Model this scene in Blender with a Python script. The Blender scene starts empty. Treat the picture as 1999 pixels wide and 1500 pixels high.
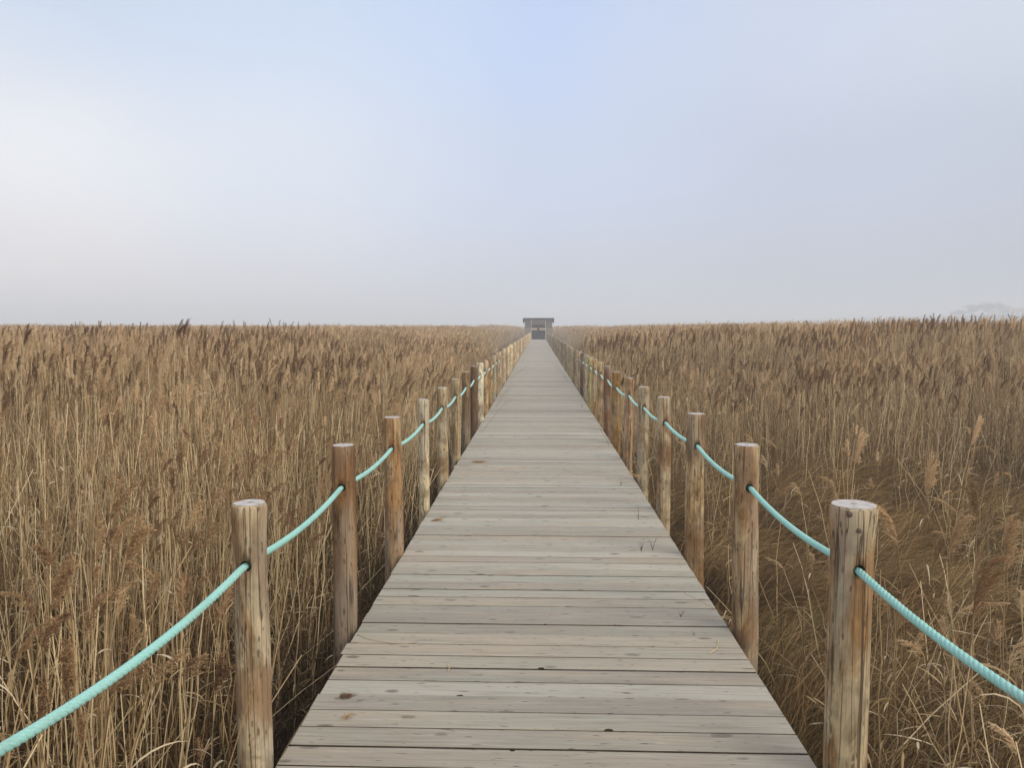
import bpy, bmesh, math, random
import numpy as np
from mathutils import Vector, Matrix, Euler, noise as mnoise

random.seed(7)
RNG = np.random.default_rng(11)
scene = bpy.context.scene
COL = scene.collection
R = math.radians

# ------------------------------------------------------------------ helpers
def srgb(r, g, b):
    def f(c):
        c /= 255.0
        return c / 12.92 if c <= 0.04045 else ((c + 0.055) / 1.055) ** 2.4
    return (f(r), f(g), f(b))

def tag(o, label=None, cat=None, group=None, kind=None):
    if label: o["label"] = label
    if cat: o["category"] = cat
    if group: o["group"] = group
    if kind: o["kind"] = kind
    return o

def link(o, parent=None):
    COL.objects.link(o)
    if parent is not None:
        o.parent = parent
    return o

def empty(name, loc=(0, 0, 0), rz=0.0):
    o = bpy.data.objects.new(name, None)
    o.empty_display_size = 0.1
    o.location = loc
    o.rotation_euler = (0, 0, rz)
    return link(o)

class MB:
    """collects quads / tris with a per-vertex 'rnd' value and a per-face material slot"""
    def __init__(self):
        self.v = []; self.q = []; self.t = []; self.r = []; self.qm = []; self.tm = []; self.n = 0
    def add(self, V, Q=None, T=None, rnd=0.0, mat=0):
        V = np.asarray(V, dtype=np.float64).reshape(-1, 3)
        self.v.append(V)
        if np.isscalar(rnd):
            rnd = np.full(len(V), rnd)
        self.r.append(np.asarray(rnd, dtype=np.float64).reshape(-1))
        if Q is not None and len(Q):
            Q = np.asarray(Q, dtype=np.int64).reshape(-1, 4) + self.n
            self.q.append(Q); self.qm.append(np.full(len(Q), mat))
        if T is not None and len(T):
            T = np.asarray(T, dtype=np.int64).reshape(-1, 3) + self.n
            self.t.append(T); self.tm.append(np.full(len(T), mat))
        self.n += len(V)
    def box(self, lo, hi, rnd=0.0, mat=0):
        x0, y0, z0 = lo; x1, y1, z1 = hi
        V = [(x0,y0,z0),(x1,y0,z0),(x1,y1,z0),(x0,y1,z0),(x0,y0,z1),(x1,y0,z1),(x1,y1,z1),(x0,y1,z1)]
        Q = [(0,3,2,1),(4,5,6,7),(0,1,5,4),(1,2,6,5),(2,3,7,6),(3,0,4,7)]
        self.add(V, Q, rnd=rnd, mat=mat)
    def hexa(self, V, rnd=0.0, mat=0):
        Q = [(0,3,2,1),(4,5,6,7),(0,1,5,4),(1,2,6,5),(2,3,7,6),(3,0,4,7)]
        self.add(V, Q, rnd=rnd, mat=mat)
    def ribbons(self, P, W, S, rnd=0.0, mat=0):
        """P (M,K,3) paths, W (M,K) half widths, S (M,3) or (M,K,3) sideways unit vectors"""
        M, K, _ = P.shape
        if S.ndim == 2: S = S[:, None, :]
        A = P - S * W[..., None]; B = P + S * W[..., None]
        V = np.stack([A, B], axis=2).reshape(-1, 3)
        base = (np.arange(M) * K * 2)[:, None] + (np.arange(K - 1) * 2)[None, :]
        Q = np.stack([base, base + 1, base + 3, base + 2], axis=-1).reshape(-1, 4)
        if not np.isscalar(rnd): rnd = np.repeat(rnd, K * 2)
        self.add(V, Q, rnd=rnd, mat=mat)
    def tubes(self, P, Rad, sides=3, rnd=0.0, mat=0):
        """P (M,K,3) near-vertical paths, Rad (M,K); horizontal rings"""
        M, K, _ = P.shape
        a = np.arange(sides) * 2 * math.pi / sides
        ring = np.stack([np.cos(a), np.sin(a), 0 * a], axis=-1)
        V = (P[:, :, None, :] + Rad[:, :, None, None] * ring[None, None]).reshape(-1, 3)
        m = (np.arange(M) * K * sides)[:, None, None]
        k = (np.arange(K - 1) * sides)[None, :, None]
        s = np.arange(sides)[None, None, :]; s2 = (np.arange(sides) + 1) % sides
        s2 = s2[None, None, :]
        Q = np.stack([m + k + s, m + k + s2, m + k + sides + s2, m + k + sides + s], axis=-1).reshape(-1, 4)
        if not np.isscalar(rnd): rnd = np.repeat(rnd, K * sides)
        self.add(V, Q, rnd=rnd, mat=mat)
    def sweep(self, P, Rad, sides=6, rnd=0.0, mat=0, cap=True):
        """general tube with frames, P (K,3)"""
        P = np.asarray(P, float); K = len(P)
        Rad = np.broadcast_to(np.asarray(Rad, float), (K,))
        T = np.gradient(P, axis=0); T /= np.linalg.norm(T, axis=1)[:, None] + 1e-12
        ref = np.array([0.0, 0, 1.0]) if abs(T[0][2]) < 0.8 else np.array([1.0, 0, 0])
        U = np.cross(T, ref); U /= np.linalg.norm(U, axis=1)[:, None] + 1e-12
        W = np.cross(T, U)
        a = np.arange(sides) * 2 * math.pi / sides
        V = P[:, None, :] + Rad[:, None, None] * (np.cos(a)[None, :, None] * U[:, None, :] + np.sin(a)[None, :, None] * W[:, None, :])
        k = (np.arange(K - 1) * sides)[:, None]; s = np.arange(sides)[None, :]; s2 = ((np.arange(sides) + 1) % sides)[None, :]
        Q = np.stack([k + s, k + s2, k + sides + s2, k + sides + s], axis=-1).reshape(-1, 4)
        V = V.reshape(-1, 3)
        Tt = []
        if cap:
            V = np.vstack([V, P[0], P[-1]])
            c0 = K * sides; c1 = c0 + 1
            for i in range(sides):
                j = (i + 1) % sides
                Tt += [(c0, j, i), (c1, (K - 1) * sides + i, (K - 1) * sides + j)]
        self.add(V, Q, Tt, rnd=rnd, mat=mat)
    def mesh(self, name, mats, smooth=False):
        V = np.vstack(self.v); me = bpy.data.meshes.new(name)
        q = np.vstack(self.q) if self.q else np.zeros((0, 4), int)
        t = np.vstack(self.t) if self.t else np.zeros((0, 3), int)
        nq, nt = len(q), len(t)
        me.vertices.add(len(V)); me.vertices.foreach_set("co", V.astype(np.float32).ravel())
        loops = np.concatenate([q.ravel(), t.ravel()]).astype(np.int32)
        me.loops.add(len(loops)); me.loops.foreach_set("vertex_index", loops)
        me.polygons.add(nq + nt)
        st = np.concatenate([np.arange(nq) * 4, nq * 4 + np.arange(nt) * 3]).astype(np.int32)
        me.polygons.foreach_set("loop_start", st)
        mi = np.concatenate(self.qm + self.tm).astype(np.int32)
        me.polygons.foreach_set("material_index", mi)
        me.polygons.foreach_set("use_smooth", np.full(nq + nt, smooth))
        for m in (mats if isinstance(mats, (list, tuple)) else [mats]): me.materials.append(m)
        at = me.attributes.new("rnd", 'FLOAT', 'POINT')
        at.data.foreach_set("value", np.concatenate(self.r).astype(np.float32))
        me.update(calc_edges=True); me.validate()
        return me
    def build(self, name, mats, parent=None, smooth=False, loc=None):
        o = bpy.data.objects.new(name, self.mesh(name, mats, smooth))
        if loc is not None: o.location = loc
        return link(o, parent)

def unit(a):
    return a / (np.linalg.norm(a, axis=-1, keepdims=True) + 1e-12)
def sst(a, b, x):
    t = np.clip((np.asarray(x, float) - a) / (b - a), 0, 1)
    return t * t * (3 - 2 * t)
def vnoise(x, y, s=1.0, seed=0.0):
    return np.array([mnoise.noise((float(a) * s, float(b) * s, seed)) for a, b in zip(np.ravel(x), np.ravel(y))]).reshape(np.shape(x))

# ------------------------------------------------------------------ node helpers
class NT:
    def __init__(self, tree): self.t = tree; self.n = tree.nodes; self.l = tree.links
    def new(self, typ, **kw):
        nd = self.n.new(typ)
        for k, v in kw.items(): setattr(nd, k, v)
        return nd
    def put(self, sock, val):
        if isinstance(val, bpy.types.NodeSocket): self.l.new(val, sock)
        elif val is not None:
            if hasattr(sock.default_value, "__len__") and not isinstance(val, str):
                v = list(val)
                if len(sock.default_value) == 4 and len(v) == 3: v = v + [1.0]
                sock.default_value = v
            else: sock.default_value = val
    def math(self, op, a, b=None, c=None, clamp=False):
        nd = self.new("ShaderNodeMath", operation=op); nd.use_clamp = clamp
        self.put(nd.inputs[0], a)
        if b is not None: self.put(nd.inputs[1], b)
        if c is not None: self.put(nd.inputs[2], c)
        return nd.outputs[0]
    def vmath(self, op, a, b=None):
        nd = self.new("ShaderNodeVectorMath", operation=op)
        self.put(nd.inputs[0], a)
        if b is not None: self.put(nd.inputs[1], b)
        return nd.outputs["Value"] if op in ("DOT_PRODUCT", "LENGTH") else nd.outputs[0]
    def mix(self, fac, a, b, blend='MIX'):
        nd = self.new("ShaderNodeMix", data_type='RGBA', blend_type=blend)
        nd.clamp_factor = True
        self.put(nd.inputs[0], fac); self.put(nd.inputs[6], a); self.put(nd.inputs[7], b)
        return nd.outputs[2]
    def ramp(self, fac, stops, interp='LINEAR'):
        nd = self.new("ShaderNodeValToRGB"); cr = nd.color_ramp; cr.interpolation = interp
        while len(cr.elements) < len(stops): cr.elements.new(0.5)
        while len(cr.elements) > len(stops): cr.elements.remove(cr.elements[-1])
        for e, (p, c) in zip(cr.elements, stops):
            e.position = p
            if np.isscalar(c): c = (c, c, c)
            e.color = (*c[:3], 1.0)
        self.put(nd.inputs[0], fac)
        return nd.outputs[0]
    def noise(self, vec, scale=5, detail=3, rough=0.55, dist=0.0):
        nd = self.new("ShaderNodeTexNoise")
        self.put(nd.inputs["Vector"], vec); nd.inputs["Scale"].default_value = scale
        nd.inputs["Detail"].default_value = detail; nd.inputs["Roughness"].default_value = rough
        nd.inputs["Distortion"].default_value = dist
        return nd.outputs[0]
    def voro(self, vec, scale=5, feature='F1', rnd=1.0):
        nd = self.new("ShaderNodeTexVoronoi", feature=feature)
        self.put(nd.inputs["Vector"], vec); nd.inputs["Scale"].default_value = scale
        nd.inputs["Randomness"].default_value = rnd
        return nd
    def mapv(self, vec, scale=(1, 1, 1), loc=(0, 0, 0)):
        nd = self.new("ShaderNodeMapping")
        self.put(nd.inputs["Vector"], vec); self.put(nd.inputs["Location"], loc); self.put(nd.inputs["Scale"], scale)
        return nd.outputs[0]
    def attr(self, name, typ='GEOMETRY'):
        nd = self.new("ShaderNodeAttribute"); nd.attribute_name = name; nd.attribute_type = typ
        return nd
    def comb(self, x, y, z):
        nd = self.new("ShaderNodeCombineXYZ")
        for i, v in enumerate((x, y, z)): self.put(nd.inputs[i], v)
        return nd.outputs[0]
    def sep(self, v):
        nd = self.new("ShaderNodeSeparateXYZ"); self.put(nd.inputs[0], v); return nd.outputs
    def bump(self, h, strength=0.3, dist=0.01):
        nd = self.new("ShaderNodeBump"); self.put(nd.inputs["Height"], h)
        nd.inputs["Strength"].default_value = strength; nd.inputs["Distance"].default_value = dist
        return nd.outputs[0]

def material(name):
    m = bpy.data.materials.new(name); m.use_nodes = True
    nt = NT(m.node_tree); b = nt.n["Principled BSDF"]
    b.inputs["Specular IOR Level"].default_value = 0.25
    b.inputs["Roughness"].default_value = 0.8
    return m, nt, b

def simple(name, col, var=0.25, scale=6.0, rough=0.8):
    m, nt, b = material(name)
    tc = nt.new("ShaderNodeTexCoord").outputs["Object"]
    n = nt.noise(tc, scale, 4)
    lo = tuple(c * (1 - var) for c in col); hi = tuple(min(1, c * (1 + var)) for c in col)
    nt.put(b.inputs["Base Color"], nt.ramp(n, [(0.3, lo), (0.7, hi)]))
    b.inputs["Roughness"].default_value = rough
    return m

# dry plant matter: colour per stalk from 'rnd', soft translucency
def plant(name, stops, trans=0.25, rough=0.7, mottled=True):
    m, nt, b = material(name)
    r = nt.attr("rnd").outputs["Fac"]
    oi = nt.new("ShaderNodeObjectInfo").outputs["Random"]
    f = nt.math('ADD', r, nt.math('MULTIPLY', nt.math('SUBTRACT', oi, 0.5), 0.22), clamp=True)
    c = nt.ramp(f, stops)
    if mottled:
        g = nt.new("ShaderNodeNewGeometry").outputs["Position"]
        n = nt.noise(g, 0.35, 2)
        n2 = nt.ramp(n, [(0.3, 0.72), (0.7, 1.15)])
        c = nt.mix(1.0, c, n2, 'MULTIPLY')
    nt.put(b.inputs["Base Color"], c)
    b.inputs["Roughness"].default_value = rough
    b.inputs["Specular IOR Level"].default_value = 0.15
    if trans > 0:
        tr = nt.new("ShaderNodeBsdfTranslucent"); nt.put(tr.inputs["Color"], c)
        mx = nt.new("ShaderNodeMixShader"); mx.inputs[0].default_value = trans
        nt.l.new(b.outputs[0], mx.inputs[1]); nt.l.new(tr.outputs[0], mx.inputs[2])
        nt.l.new(mx.outputs[0], nt.n["Material Output"].inputs["Surface"])
    return m

M_STEM = plant("reed_stem", [(0.0, (.13,.080,.036)), (0.30, (.30,.195,.092)), (0.42, (.62,.455,.245)), (0.55, (.26,.165,.075)), (0.80, (.80,.63,.38)), (1.0, (.18,.115,.052))], 0.0, 0.55)
M_LEAF = plant("reed_leaf", [(0.0, (.26,.17,.08)), (0.35, (.58,.43,.24)), (0.6, (.28,.185,.085)), (0.9, (.84,.70,.48)), (1.0, (.24,.165,.075))], 0.25)
M_PLUME = plant("reed_plume", [(0.0, (.155,.085,.044)), (0.3, (.33,.198,.102)), (0.55, (.51,.335,.175)), (0.8, (.67,.475,.27)), (1.0, (.80,.61,.38))], 0.3)
M_SEDGE = plant("sedge_blade", [(0.0, (.10,.060,.022)), (0.3, (.20,.120,.045)), (0.55, (.34,.215,.088)), (0.8, (.52,.36,.165)), (1.0, (.70,.53,.30))], 0.2)
M_GREEN = plant("green_grass", [(0.0, (.07,.085,.022)), (0.4, (.13,.135,.04)), (0.7, (.20,.165,.06)), (1.0, (.055,.07,.02))], 0.3)

# ------------------------------------------------------------------ camera
F_PX = 1540.0
EYE = 1.60
cam_d = bpy.data.cameras.new("camera"); cam = bpy.data.objects.new("camera", cam_d); link(cam)
cam_d.sensor_fit = 'HORIZONTAL'; cam_d.sensor_width = 36.0
cam_d.lens = 36.0 * F_PX / 1999.0
cam_d.clip_start = 0.05; cam_d.clip_end = 4000
PITCH = math.atan(110 / F_PX); YAW = math.atan(51 / F_PX)
cam.location = (0, 0, EYE)
cam.rotation_euler = Euler((math.pi / 2 - PITCH, 0, YAW), 'XYZ')
scene.camera = cam
CAMM = cam.rotation_euler.to_matrix()
def ray(px, py):
    return CAMM @ Vector(((px - 999.5) / F_PX, -(py - 750) / F_PX, -1.0))
def at(px, py, Y):
    d = ray(px, py); return cam.location + d * (Y / d.y)
def on_z(px, py, z):
    d = ray(px, py); return cam.location + d * ((z - EYE) / d.z)

# ------------------------------------------------------------------ world, sun
SUN_AZ, SUN_EL = R(128), R(32)      # from +Y clockwise: sun stands behind the viewer's right shoulder
sun_dir = Vector((math.sin(SUN_AZ) * math.cos(SUN_EL), math.cos(SUN_AZ) * math.cos(SUN_EL), math.sin(SUN_EL)))
w = bpy.data.worlds.new("World"); scene.world = w; w.use_nodes = True
nt = NT(w.node_tree); nt.n.clear()
D = nt.new("ShaderNodeTexCoord").outputs["Generated"]
dx, dy, dz = nt.sep(D)
wob = nt.math('SUBTRACT', nt.noise(D, 2.1, 4, 0.5, 0.4), 0.5)
u = nt.math('ADD', nt.math('MULTIPLY', nt.math('ADD', dx, nt.math('MULTIPLY', wob, 0.34)), 0.8), 0.5)
def lv(cols): return [(p, srgb(*c)) for p, c in cols]
c0 = nt.ramp(u, lv([(0.04, (231,226,228)), (0.25, (219,218,225)), (0.5, (198,203,216)), (0.75, (187,193,206)), (0.96, (180,186,199))]), 'EASE')
c1 = nt.ramp(u, lv([(0.04, (236,238,243)), (0.25, (220,228,241)), (0.5, (200,212,235)), (0.75, (194,203,222)), (0.96, (190,198,214))]), 'EASE')
c2 = nt.ramp(u, lv([(0.04, (200,214,234)), (0.3, (205,219,241)), (0.44, (200,216,243)), (0.52, (193,210,243)), (0.60, (199,212,238)), (0.72, (204,214,234)), (0.96, (209,217,230))]), 'EASE')
zz = nt.math('ADD', dz, nt.math('MULTIPLY', wob, 0.18))
fog = nt.mix(nt.ramp(zz, [(0.0, 0), (0.17, 1)], 'EASE'), c0, c1)
fog = nt.mix(nt.ramp(zz, [(0.17, 0), (0.37, 1)], 'EASE'), fog, c2)
fog = nt.mix(nt.ramp(dz, [(0.42, 0), (0.9, 1)], 'EASE'), fog, (1.25, 1.25, 1.29))
glow = nt.math('POWER', nt.math('MAXIMUM', nt.vmath('DOT_PRODUCT', D, tuple(sun_dir)), 0.0), 3.0)
fog = nt.mix(glow, fog, (1.9, 1.75, 1.5))
bg = nt.new("ShaderNodeBackground"); nt.put(bg.inputs[0], fog); bg.inputs[1].default_value = 1.08
sky = nt.new("ShaderNodeTexSky", sky_type='NISHITA'); sky.sun_disc = False
sky.sun_elevation = SUN_EL; sky.sun_rotation = SUN_AZ; sky.air_density = 1.2; sky.dust_density = 3.0
bs = nt.new("ShaderNodeBackground"); nt.put(bs.inputs[0], sky.outputs[0]); bs.inputs[1].default_value = 0.12
mx = nt.new("ShaderNodeMixShader")
nt.put(mx.inputs[0], nt.ramp(dz, [(0.3, 0.0), (0.8, 0.35)]))
nt.l.new(bg.outputs[0], mx.inputs[1]); nt.l.new(bs.outputs[0], mx.inputs[2])
wo = nt.new("ShaderNodeOutputWorld"); nt.l.new(mx.outputs[0], wo.inputs[0])

sl = bpy.data.lights.new("sun", 'SUN'); sl.energy = 1.4; sl.angle = R(34); sl.color = (1.0, 0.94, 0.85)
so = bpy.data.objects.new("sun", sl); link(so)
so.rotation_euler = (-sun_dir).to_track_quat('-Z', 'Y').to_euler(); so.location = (30, -30, 40)

# ------------------------------------------------------------------ ground
GZ = -0.90
def ground_h(x, y):
    r = 12.0 * sst(200, 325, x) * sst(420, 560, y)
    return GZ + r
gx = np.concatenate([-np.geomspace(900, 6, 26), np.linspace(-5, 5, 11), np.geomspace(6, 900, 40)])
gy = np.concatenate([np.linspace(-100, -6, 8), np.linspace(-4, 40, 23), np.geomspace(42, 1100, 46)])
X, Y = np.meshgrid(gx, gy)
Z = ground_h(X, Y) + 0.03 * vnoise(X, Y, 0.5) * (np.abs(X) < 60) * (Y < 60)
nx, ny = len(gx), len(gy)
i = (np.arange(ny - 1) * nx)[:, None] + np.arange(nx - 1)[None, :]
mb = MB(); mb.add(np.stack([X, Y, Z], -1), np.stack([i, i + 1, i + nx + 1, i + nx], -1))
m, nt, b = material("marsh_soil")
g = nt.new("ShaderNodeNewGeometry").outputs["Position"]
n1 = nt.noise(g, 1.2, 5); n2 = nt.noise(g, 18, 4, 0.7)
c = nt.ramp(n1, [(0.3, (.055,.040,.020)), (0.5, (.10,.068,.033)), (0.7, (.075,.062,.026))])
c = nt.mix(nt.ramp(n2, [(0.5, 0), (0.75, 0.8)]), c, (.26,.18,.09))
nt.put(b.inputs["Base Color"], c); nt.put(b.inputs["Normal"], nt.bump(n2, 0.6, 0.03)); b.inputs["Roughness"].default_value = 0.95
ground = mb.build("ground", m, smooth=True); tag(ground, "dark marshy ground under the reeds", "ground", kind="structure")

# ------------------------------------------------------------------ boardwalk
XL, XR = -0.952, 1.017
DECK_END = 107.0
PITCHP = 0.1402
m_deck, nt, b = material("weathered_decking")
tc = nt.new("ShaderNodeTexCoord").outputs["Object"]
px_, py_, pz_ = nt.sep(tc)
pr = nt.attr("rnd").outputs["Fac"]
xo = nt.math('ADD', px_, nt.math('MULTIPLY', pr, 53.0))
sv = nt.comb(xo, py_, pr)
base = nt.ramp(pr, [(0.0, srgb(154,146,132)), (0.14, srgb(176,169,157)), (0.28, srgb(142,135,123)), (0.42, srgb(167,156,140)), (0.56, srgb(152,149,137)), (0.7, srgb(178,172,160)), (0.85, srgb(139,132,121)), (1.0, srgb(163,152,136))])
big = nt.noise(nt.mapv(sv, (1.1, 4.0, 1)), 1.0, 3, 0.5)
base = nt.mix(nt.ramp(big, [(0.36, 0.55), (0.58, 0)]), base, srgb(151,150,136))
big2 = nt.noise(nt.mapv(sv, (0.7, 6.0, 1), (7, 3, 0)), 1.3, 3, 0.5)
base = nt.mix(nt.ramp(big2, [(0.52, 0), (0.75, 0.5)]), base, srgb(176,157,134))
dist = nt.noise(nt.mapv(sv, (1.2, 5, 1)), 1.0, 2)
gv = nt.comb(nt.math('MULTIPLY', xo, 1.3), nt.math('ADD', nt.math('MULTIPLY', py_, 130.0), nt.math('MULTIPLY', dist, 9.0)), pr)
gr = nt.noise(gv, 1.0, 4, 0.62)
bt = nt.noise(nt.comb(nt.math('MULTIPLY', xo, 3.5), nt.math('MULTIPLY', py_, 34.0), pr), 1.0, 4, 0.6, 0.5)
base = nt.mix(nt.ramp(bt, [(0.33, 0.35), (0.45, 0.0)]), base, srgb(118,110,99))
base = nt.mix(nt.ramp(bt, [(0.55, 0.0), (0.70, 0.30)]), base, srgb(184,177,166))
base = nt.mix(nt.ramp(gr, [(0.30, 0.6), (0.45, 0.0)]), base, srgb(114,104,92))
base = nt.mix(nt.ramp(gr, [(0.56, 0.0), (0.75, 0.45)]), base, srgb(198,190,177))
# knots: soft irregular grey-brown eyes
kw = nt.math('MULTIPLY', nt.noise(nt.comb(nt.math('MULTIPLY', xo, 16.0), nt.math('MULTIPLY', py_, 40.0), pr), 1.0, 3, 0.6), 0.13)
vk = nt.voro(nt.comb(nt.math('MULTIPLY', xo, 2.9), nt.math('ADD', nt.math('MULTIPLY', py_, 7.13), nt.math('MULTIPLY', pr, 3.0)), 0.0), 1.0)
vk.voronoi_dimensions = '2D'
kcol = nt.sep(vk.outputs["Color"])[0]
kr = nt.math('MULTIPLY', nt.math('SUBTRACT', kcol, 0.22, clamp=True), 0.17)
kmask = nt.math('SUBTRACT', kr, nt.math('SUBTRACT', nt.math('ADD', vk.outputs["Distance"], kw), 0.06))
base = nt.mix(nt.ramp(kmask, [(0.0, 0.0), (0.05, 0.75)]), base, nt.mix(nt.sep(vk.outputs["Color"])[1], srgb(112,108,97), srgb(84,74,62)))
halo = nt.ramp(kmask, [(-0.0, 0.0), (0.02, 0.4), (0.03, 0.0)])
base = nt.mix(halo, base, srgb(70,60,50))
# small dark flecks and short checks
fl = nt.noise(nt.comb(nt.math('MULTIPLY', xo, 14.0), nt.math('MULTIPLY', py_, 90.0), pr), 1.0, 2, 0.5)
base = nt.mix(nt.ramp(fl, [(0.66, 0.0), (0.73, 0.85)]), base, srgb(78,66,55))
nt.put(b.inputs["Base Color"], base)
nt.put(b.inputs["Normal"], nt.bump(gr, 0.35, 0.004))
b.inputs["Roughness"].default_value = 0.72; b.inputs["Specular IOR Level"].default_value = 0.3

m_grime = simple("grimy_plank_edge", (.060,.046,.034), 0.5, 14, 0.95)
m_joist = simple("dark_joist_timber", (.10,.085,.068), 0.3, 9, 0.9)

y0 = on_z(1000, 1462, 0).y - 40 * PITCHP           # plank joint seen 1462 px down
# knot holes and chipped edges: pixel -> nearest joint
notches = {}
for (qx, qy, wd, dp, side) in [(1056,1306,.016,.016,1), (1188,1427,.019,.017,1), (897,1359,.016,.013,1), (1330,1364,.035,.006,1), (1064,1221,.007,.007,1), (1000,1467,.011,.009,-1), (1200,1220,.006,.006,1), (1108,1183,.02,.005,1)]:
    p = on_z(qx, qy, 0)
    j = int(round((p.y - y0) / PITCHP))
    notches.setdefault((j if side > 0 else j - 1, side), []).append((p.x, wd, dp))
mb = MB(); K = 0
npl = int((DECK_END - y0) / PITCHP)
for k in range(npl):
    ya = y0 + k * PITCHP + random.uniform(.0034, .0060); yb = y0 + (k + 1) * PITCHP - random.uniform(.0034, .0060)
    if random.random() < 0.18: yb -= 0.002
    near = ya < 14
    xl = XL + random.gauss(0, .0016); xr = XR + random.gauss(0, .0016)
    if k % 37 == 9: xl -= .012
    xs = list(np.linspace(xl, xr, 15 if near else 3))
    nf = notches.get((k, 1), []); nb_ = notches.get((k, -1), [])
    for (cx, wd, dp) in nf + nb_: xs += list(np.linspace(cx - wd, cx + wd, 11))
    xs = np.array(sorted(xs))
    fa = np.full(len(xs), ya); fb = np.full(len(xs), yb)
    if near:
        fa = fa + np.array([mnoise.noise((x * 3.1, k * 7.7, 1)) for x in xs]) * .0013
        fb = fb + np.array([mnoise.noise((x * 3.1, k * 7.7, 5)) for x in xs]) * .0013
    for (cx, wd, dp) in nf:
        tt = np.clip(1 - ((xs - cx) / wd) ** 2, 0, 1); fa = fa + dp * np.sqrt(tt)
    for (cx, wd, dp) in nb_:
        tt = np.clip(1 - ((xs - cx) / wd) ** 2, 0, 1); fb = fb - dp * np.sqrt(tt)
    zt = random.gauss(0, .0012); tilt = random.gauss(0, .0010); cup = abs(random.gauss(0, .0008)); ch = .0025
    zt0 = zt - tilt; zt1 = zt + tilt
    n = len(xs); o_ = np.ones(n)
    rows = [(fa, -0.034 * o_), (fa, (zt0 - ch) * o_), (fa + ch, zt0 * o_), ((fa + fb) / 2, (zt - cup) * o_), (fb - ch, zt1 * o_), (fb, (zt1 - ch) * o_), (fb, -0.034 * o_)]
    V = np.concatenate([np.stack([xs, yy, z_], -1) for yy, z_ in rows])
    Q = []
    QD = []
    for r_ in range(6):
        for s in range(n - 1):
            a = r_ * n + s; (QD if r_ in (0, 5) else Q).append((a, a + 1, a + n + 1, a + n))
    for s in range(n - 1):
        Q.append((6 * n + s, 6 * n + s + 1, s + 1, s))
    T = []
    for e, fl_ in ((0, False), (n - 1, True)):
        f_ = [r_ * n + e for r_ in range(7)]
        for r_ in range(1, 6):
            t_ = (f_[0], f_[r_], f_[r_ + 1]); T.append(t_ if fl_ else t_[::-1])
    rv = random.random()
    mb.add(V, Q, T, rnd=rv)
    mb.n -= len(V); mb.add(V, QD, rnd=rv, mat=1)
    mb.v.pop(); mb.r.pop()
walk = empty("boardwalk", (0, 0, 0))
tag(walk, "long straight boardwalk of grey weathered cross planks leading to the hut", "boardwalk")
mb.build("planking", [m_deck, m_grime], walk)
for jx in (XL + .10, (XL + XR) / 2, XR - .10):
    mb = MB(); mb.box((jx - .04, y0, -.20), (jx + .04, DECK_END, -.0365)); mb.build("bearer", m_joist, walk)
mb = MB()
yy = y0 + 1.0
while yy < DECK_END:
    for jx in (XL + .10, XR - .10):
        mb.box((jx - .055, yy - .055, GZ - .3), (jx + .055, yy + .055, -.203))
    yy += 2.73
o = mb.build("support_leg", m_joist, walk); o["kind"] = "stuff"

# ------------------------------------------------------------------ posts
m_post, nt, b = material("weathered_log")
tc = nt.new("ShaderNodeTexCoord").outputs["Object"]
seed = nt.attr("seed", 'OBJECT').outputs["Fac"]
tint = nt.attr("tint", 'OBJECT').outputs["Color"]
stain = nt.attr("stain", 'OBJECT').outputs["Color"]
amt = nt.attr("stain_amount", 'OBJECT').outputs["Fac"]
sv = nt.vmath('ADD', tc, nt.comb(nt.math('MULTIPLY', seed, 13.0), nt.math('MULTIPLY', seed, 7.0), nt.math('MULTIPLY', seed, 31.0)))
pn = nt.noise(nt.mapv(sv, (9, 9, 2.2)), 1.0, 4, 0.6, 0.6)
pn2 = nt.math('SUBTRACT', nt.math('ADD', pn, nt.math('MULTIPLY', amt, 0.5)), 0.5)
c = nt.mix(nt.ramp(pn2, [(0.20, 0.0), (0.30, 0.85)]), tint, stain)
bl = nt.noise(nt.mapv(sv, (14, 14, 7), (4, 4, 4)), 1.0, 4, 0.65, 0.8)
c = nt.mix(nt.ramp(bl, [(0.48, 0.0), (0.56, 0.85)]), c, nt.mix(1.0, c, (1.36, 1.34, 1.30), 'MULTIPLY'))
c = nt.mix(nt.ramp(bl, [(0.36, 0.8), (0.45, 0.0)]), c, nt.mix(1.0, c, (.62, .59, .50), 'MULTIPLY'))
gn = nt.noise(nt.mapv(sv, (30, 30, 1.5)), 1.0, 3, 0.55)
c = nt.mix(nt.ramp(gn, [(0.3, 0.5), (0.55, 0.0)]), c, nt.mix(1.0, c, (.64,.58,.50), 'MULTIPLY'))
fine = nt.noise(nt.mapv(sv, (160, 160, 5)), 1.0, 3, 0.6)
c = nt.mix(nt.ramp(fine, [(0.30, 0.8), (0.5, 0.0)]), c, nt.mix(1.0, c, (.50,.44,.37), 'MULTIPLY'))
c = nt.mix(nt.ramp(fine, [(0.55, 0.0), (0.8, 0.35)]), c, nt.mix(1.0, c, (1.35,1.32,1.25), 'MULTIPLY'))
gw = nt.noise(nt.mapv(sv, (5, 5, 1.3), (3, 1, 9)), 1.0, 2)
c = nt.mix(nt.ramp(gw, [(0.50, 0.0), (0.66, 0.55)]), c, srgb(158,148,132))
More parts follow.
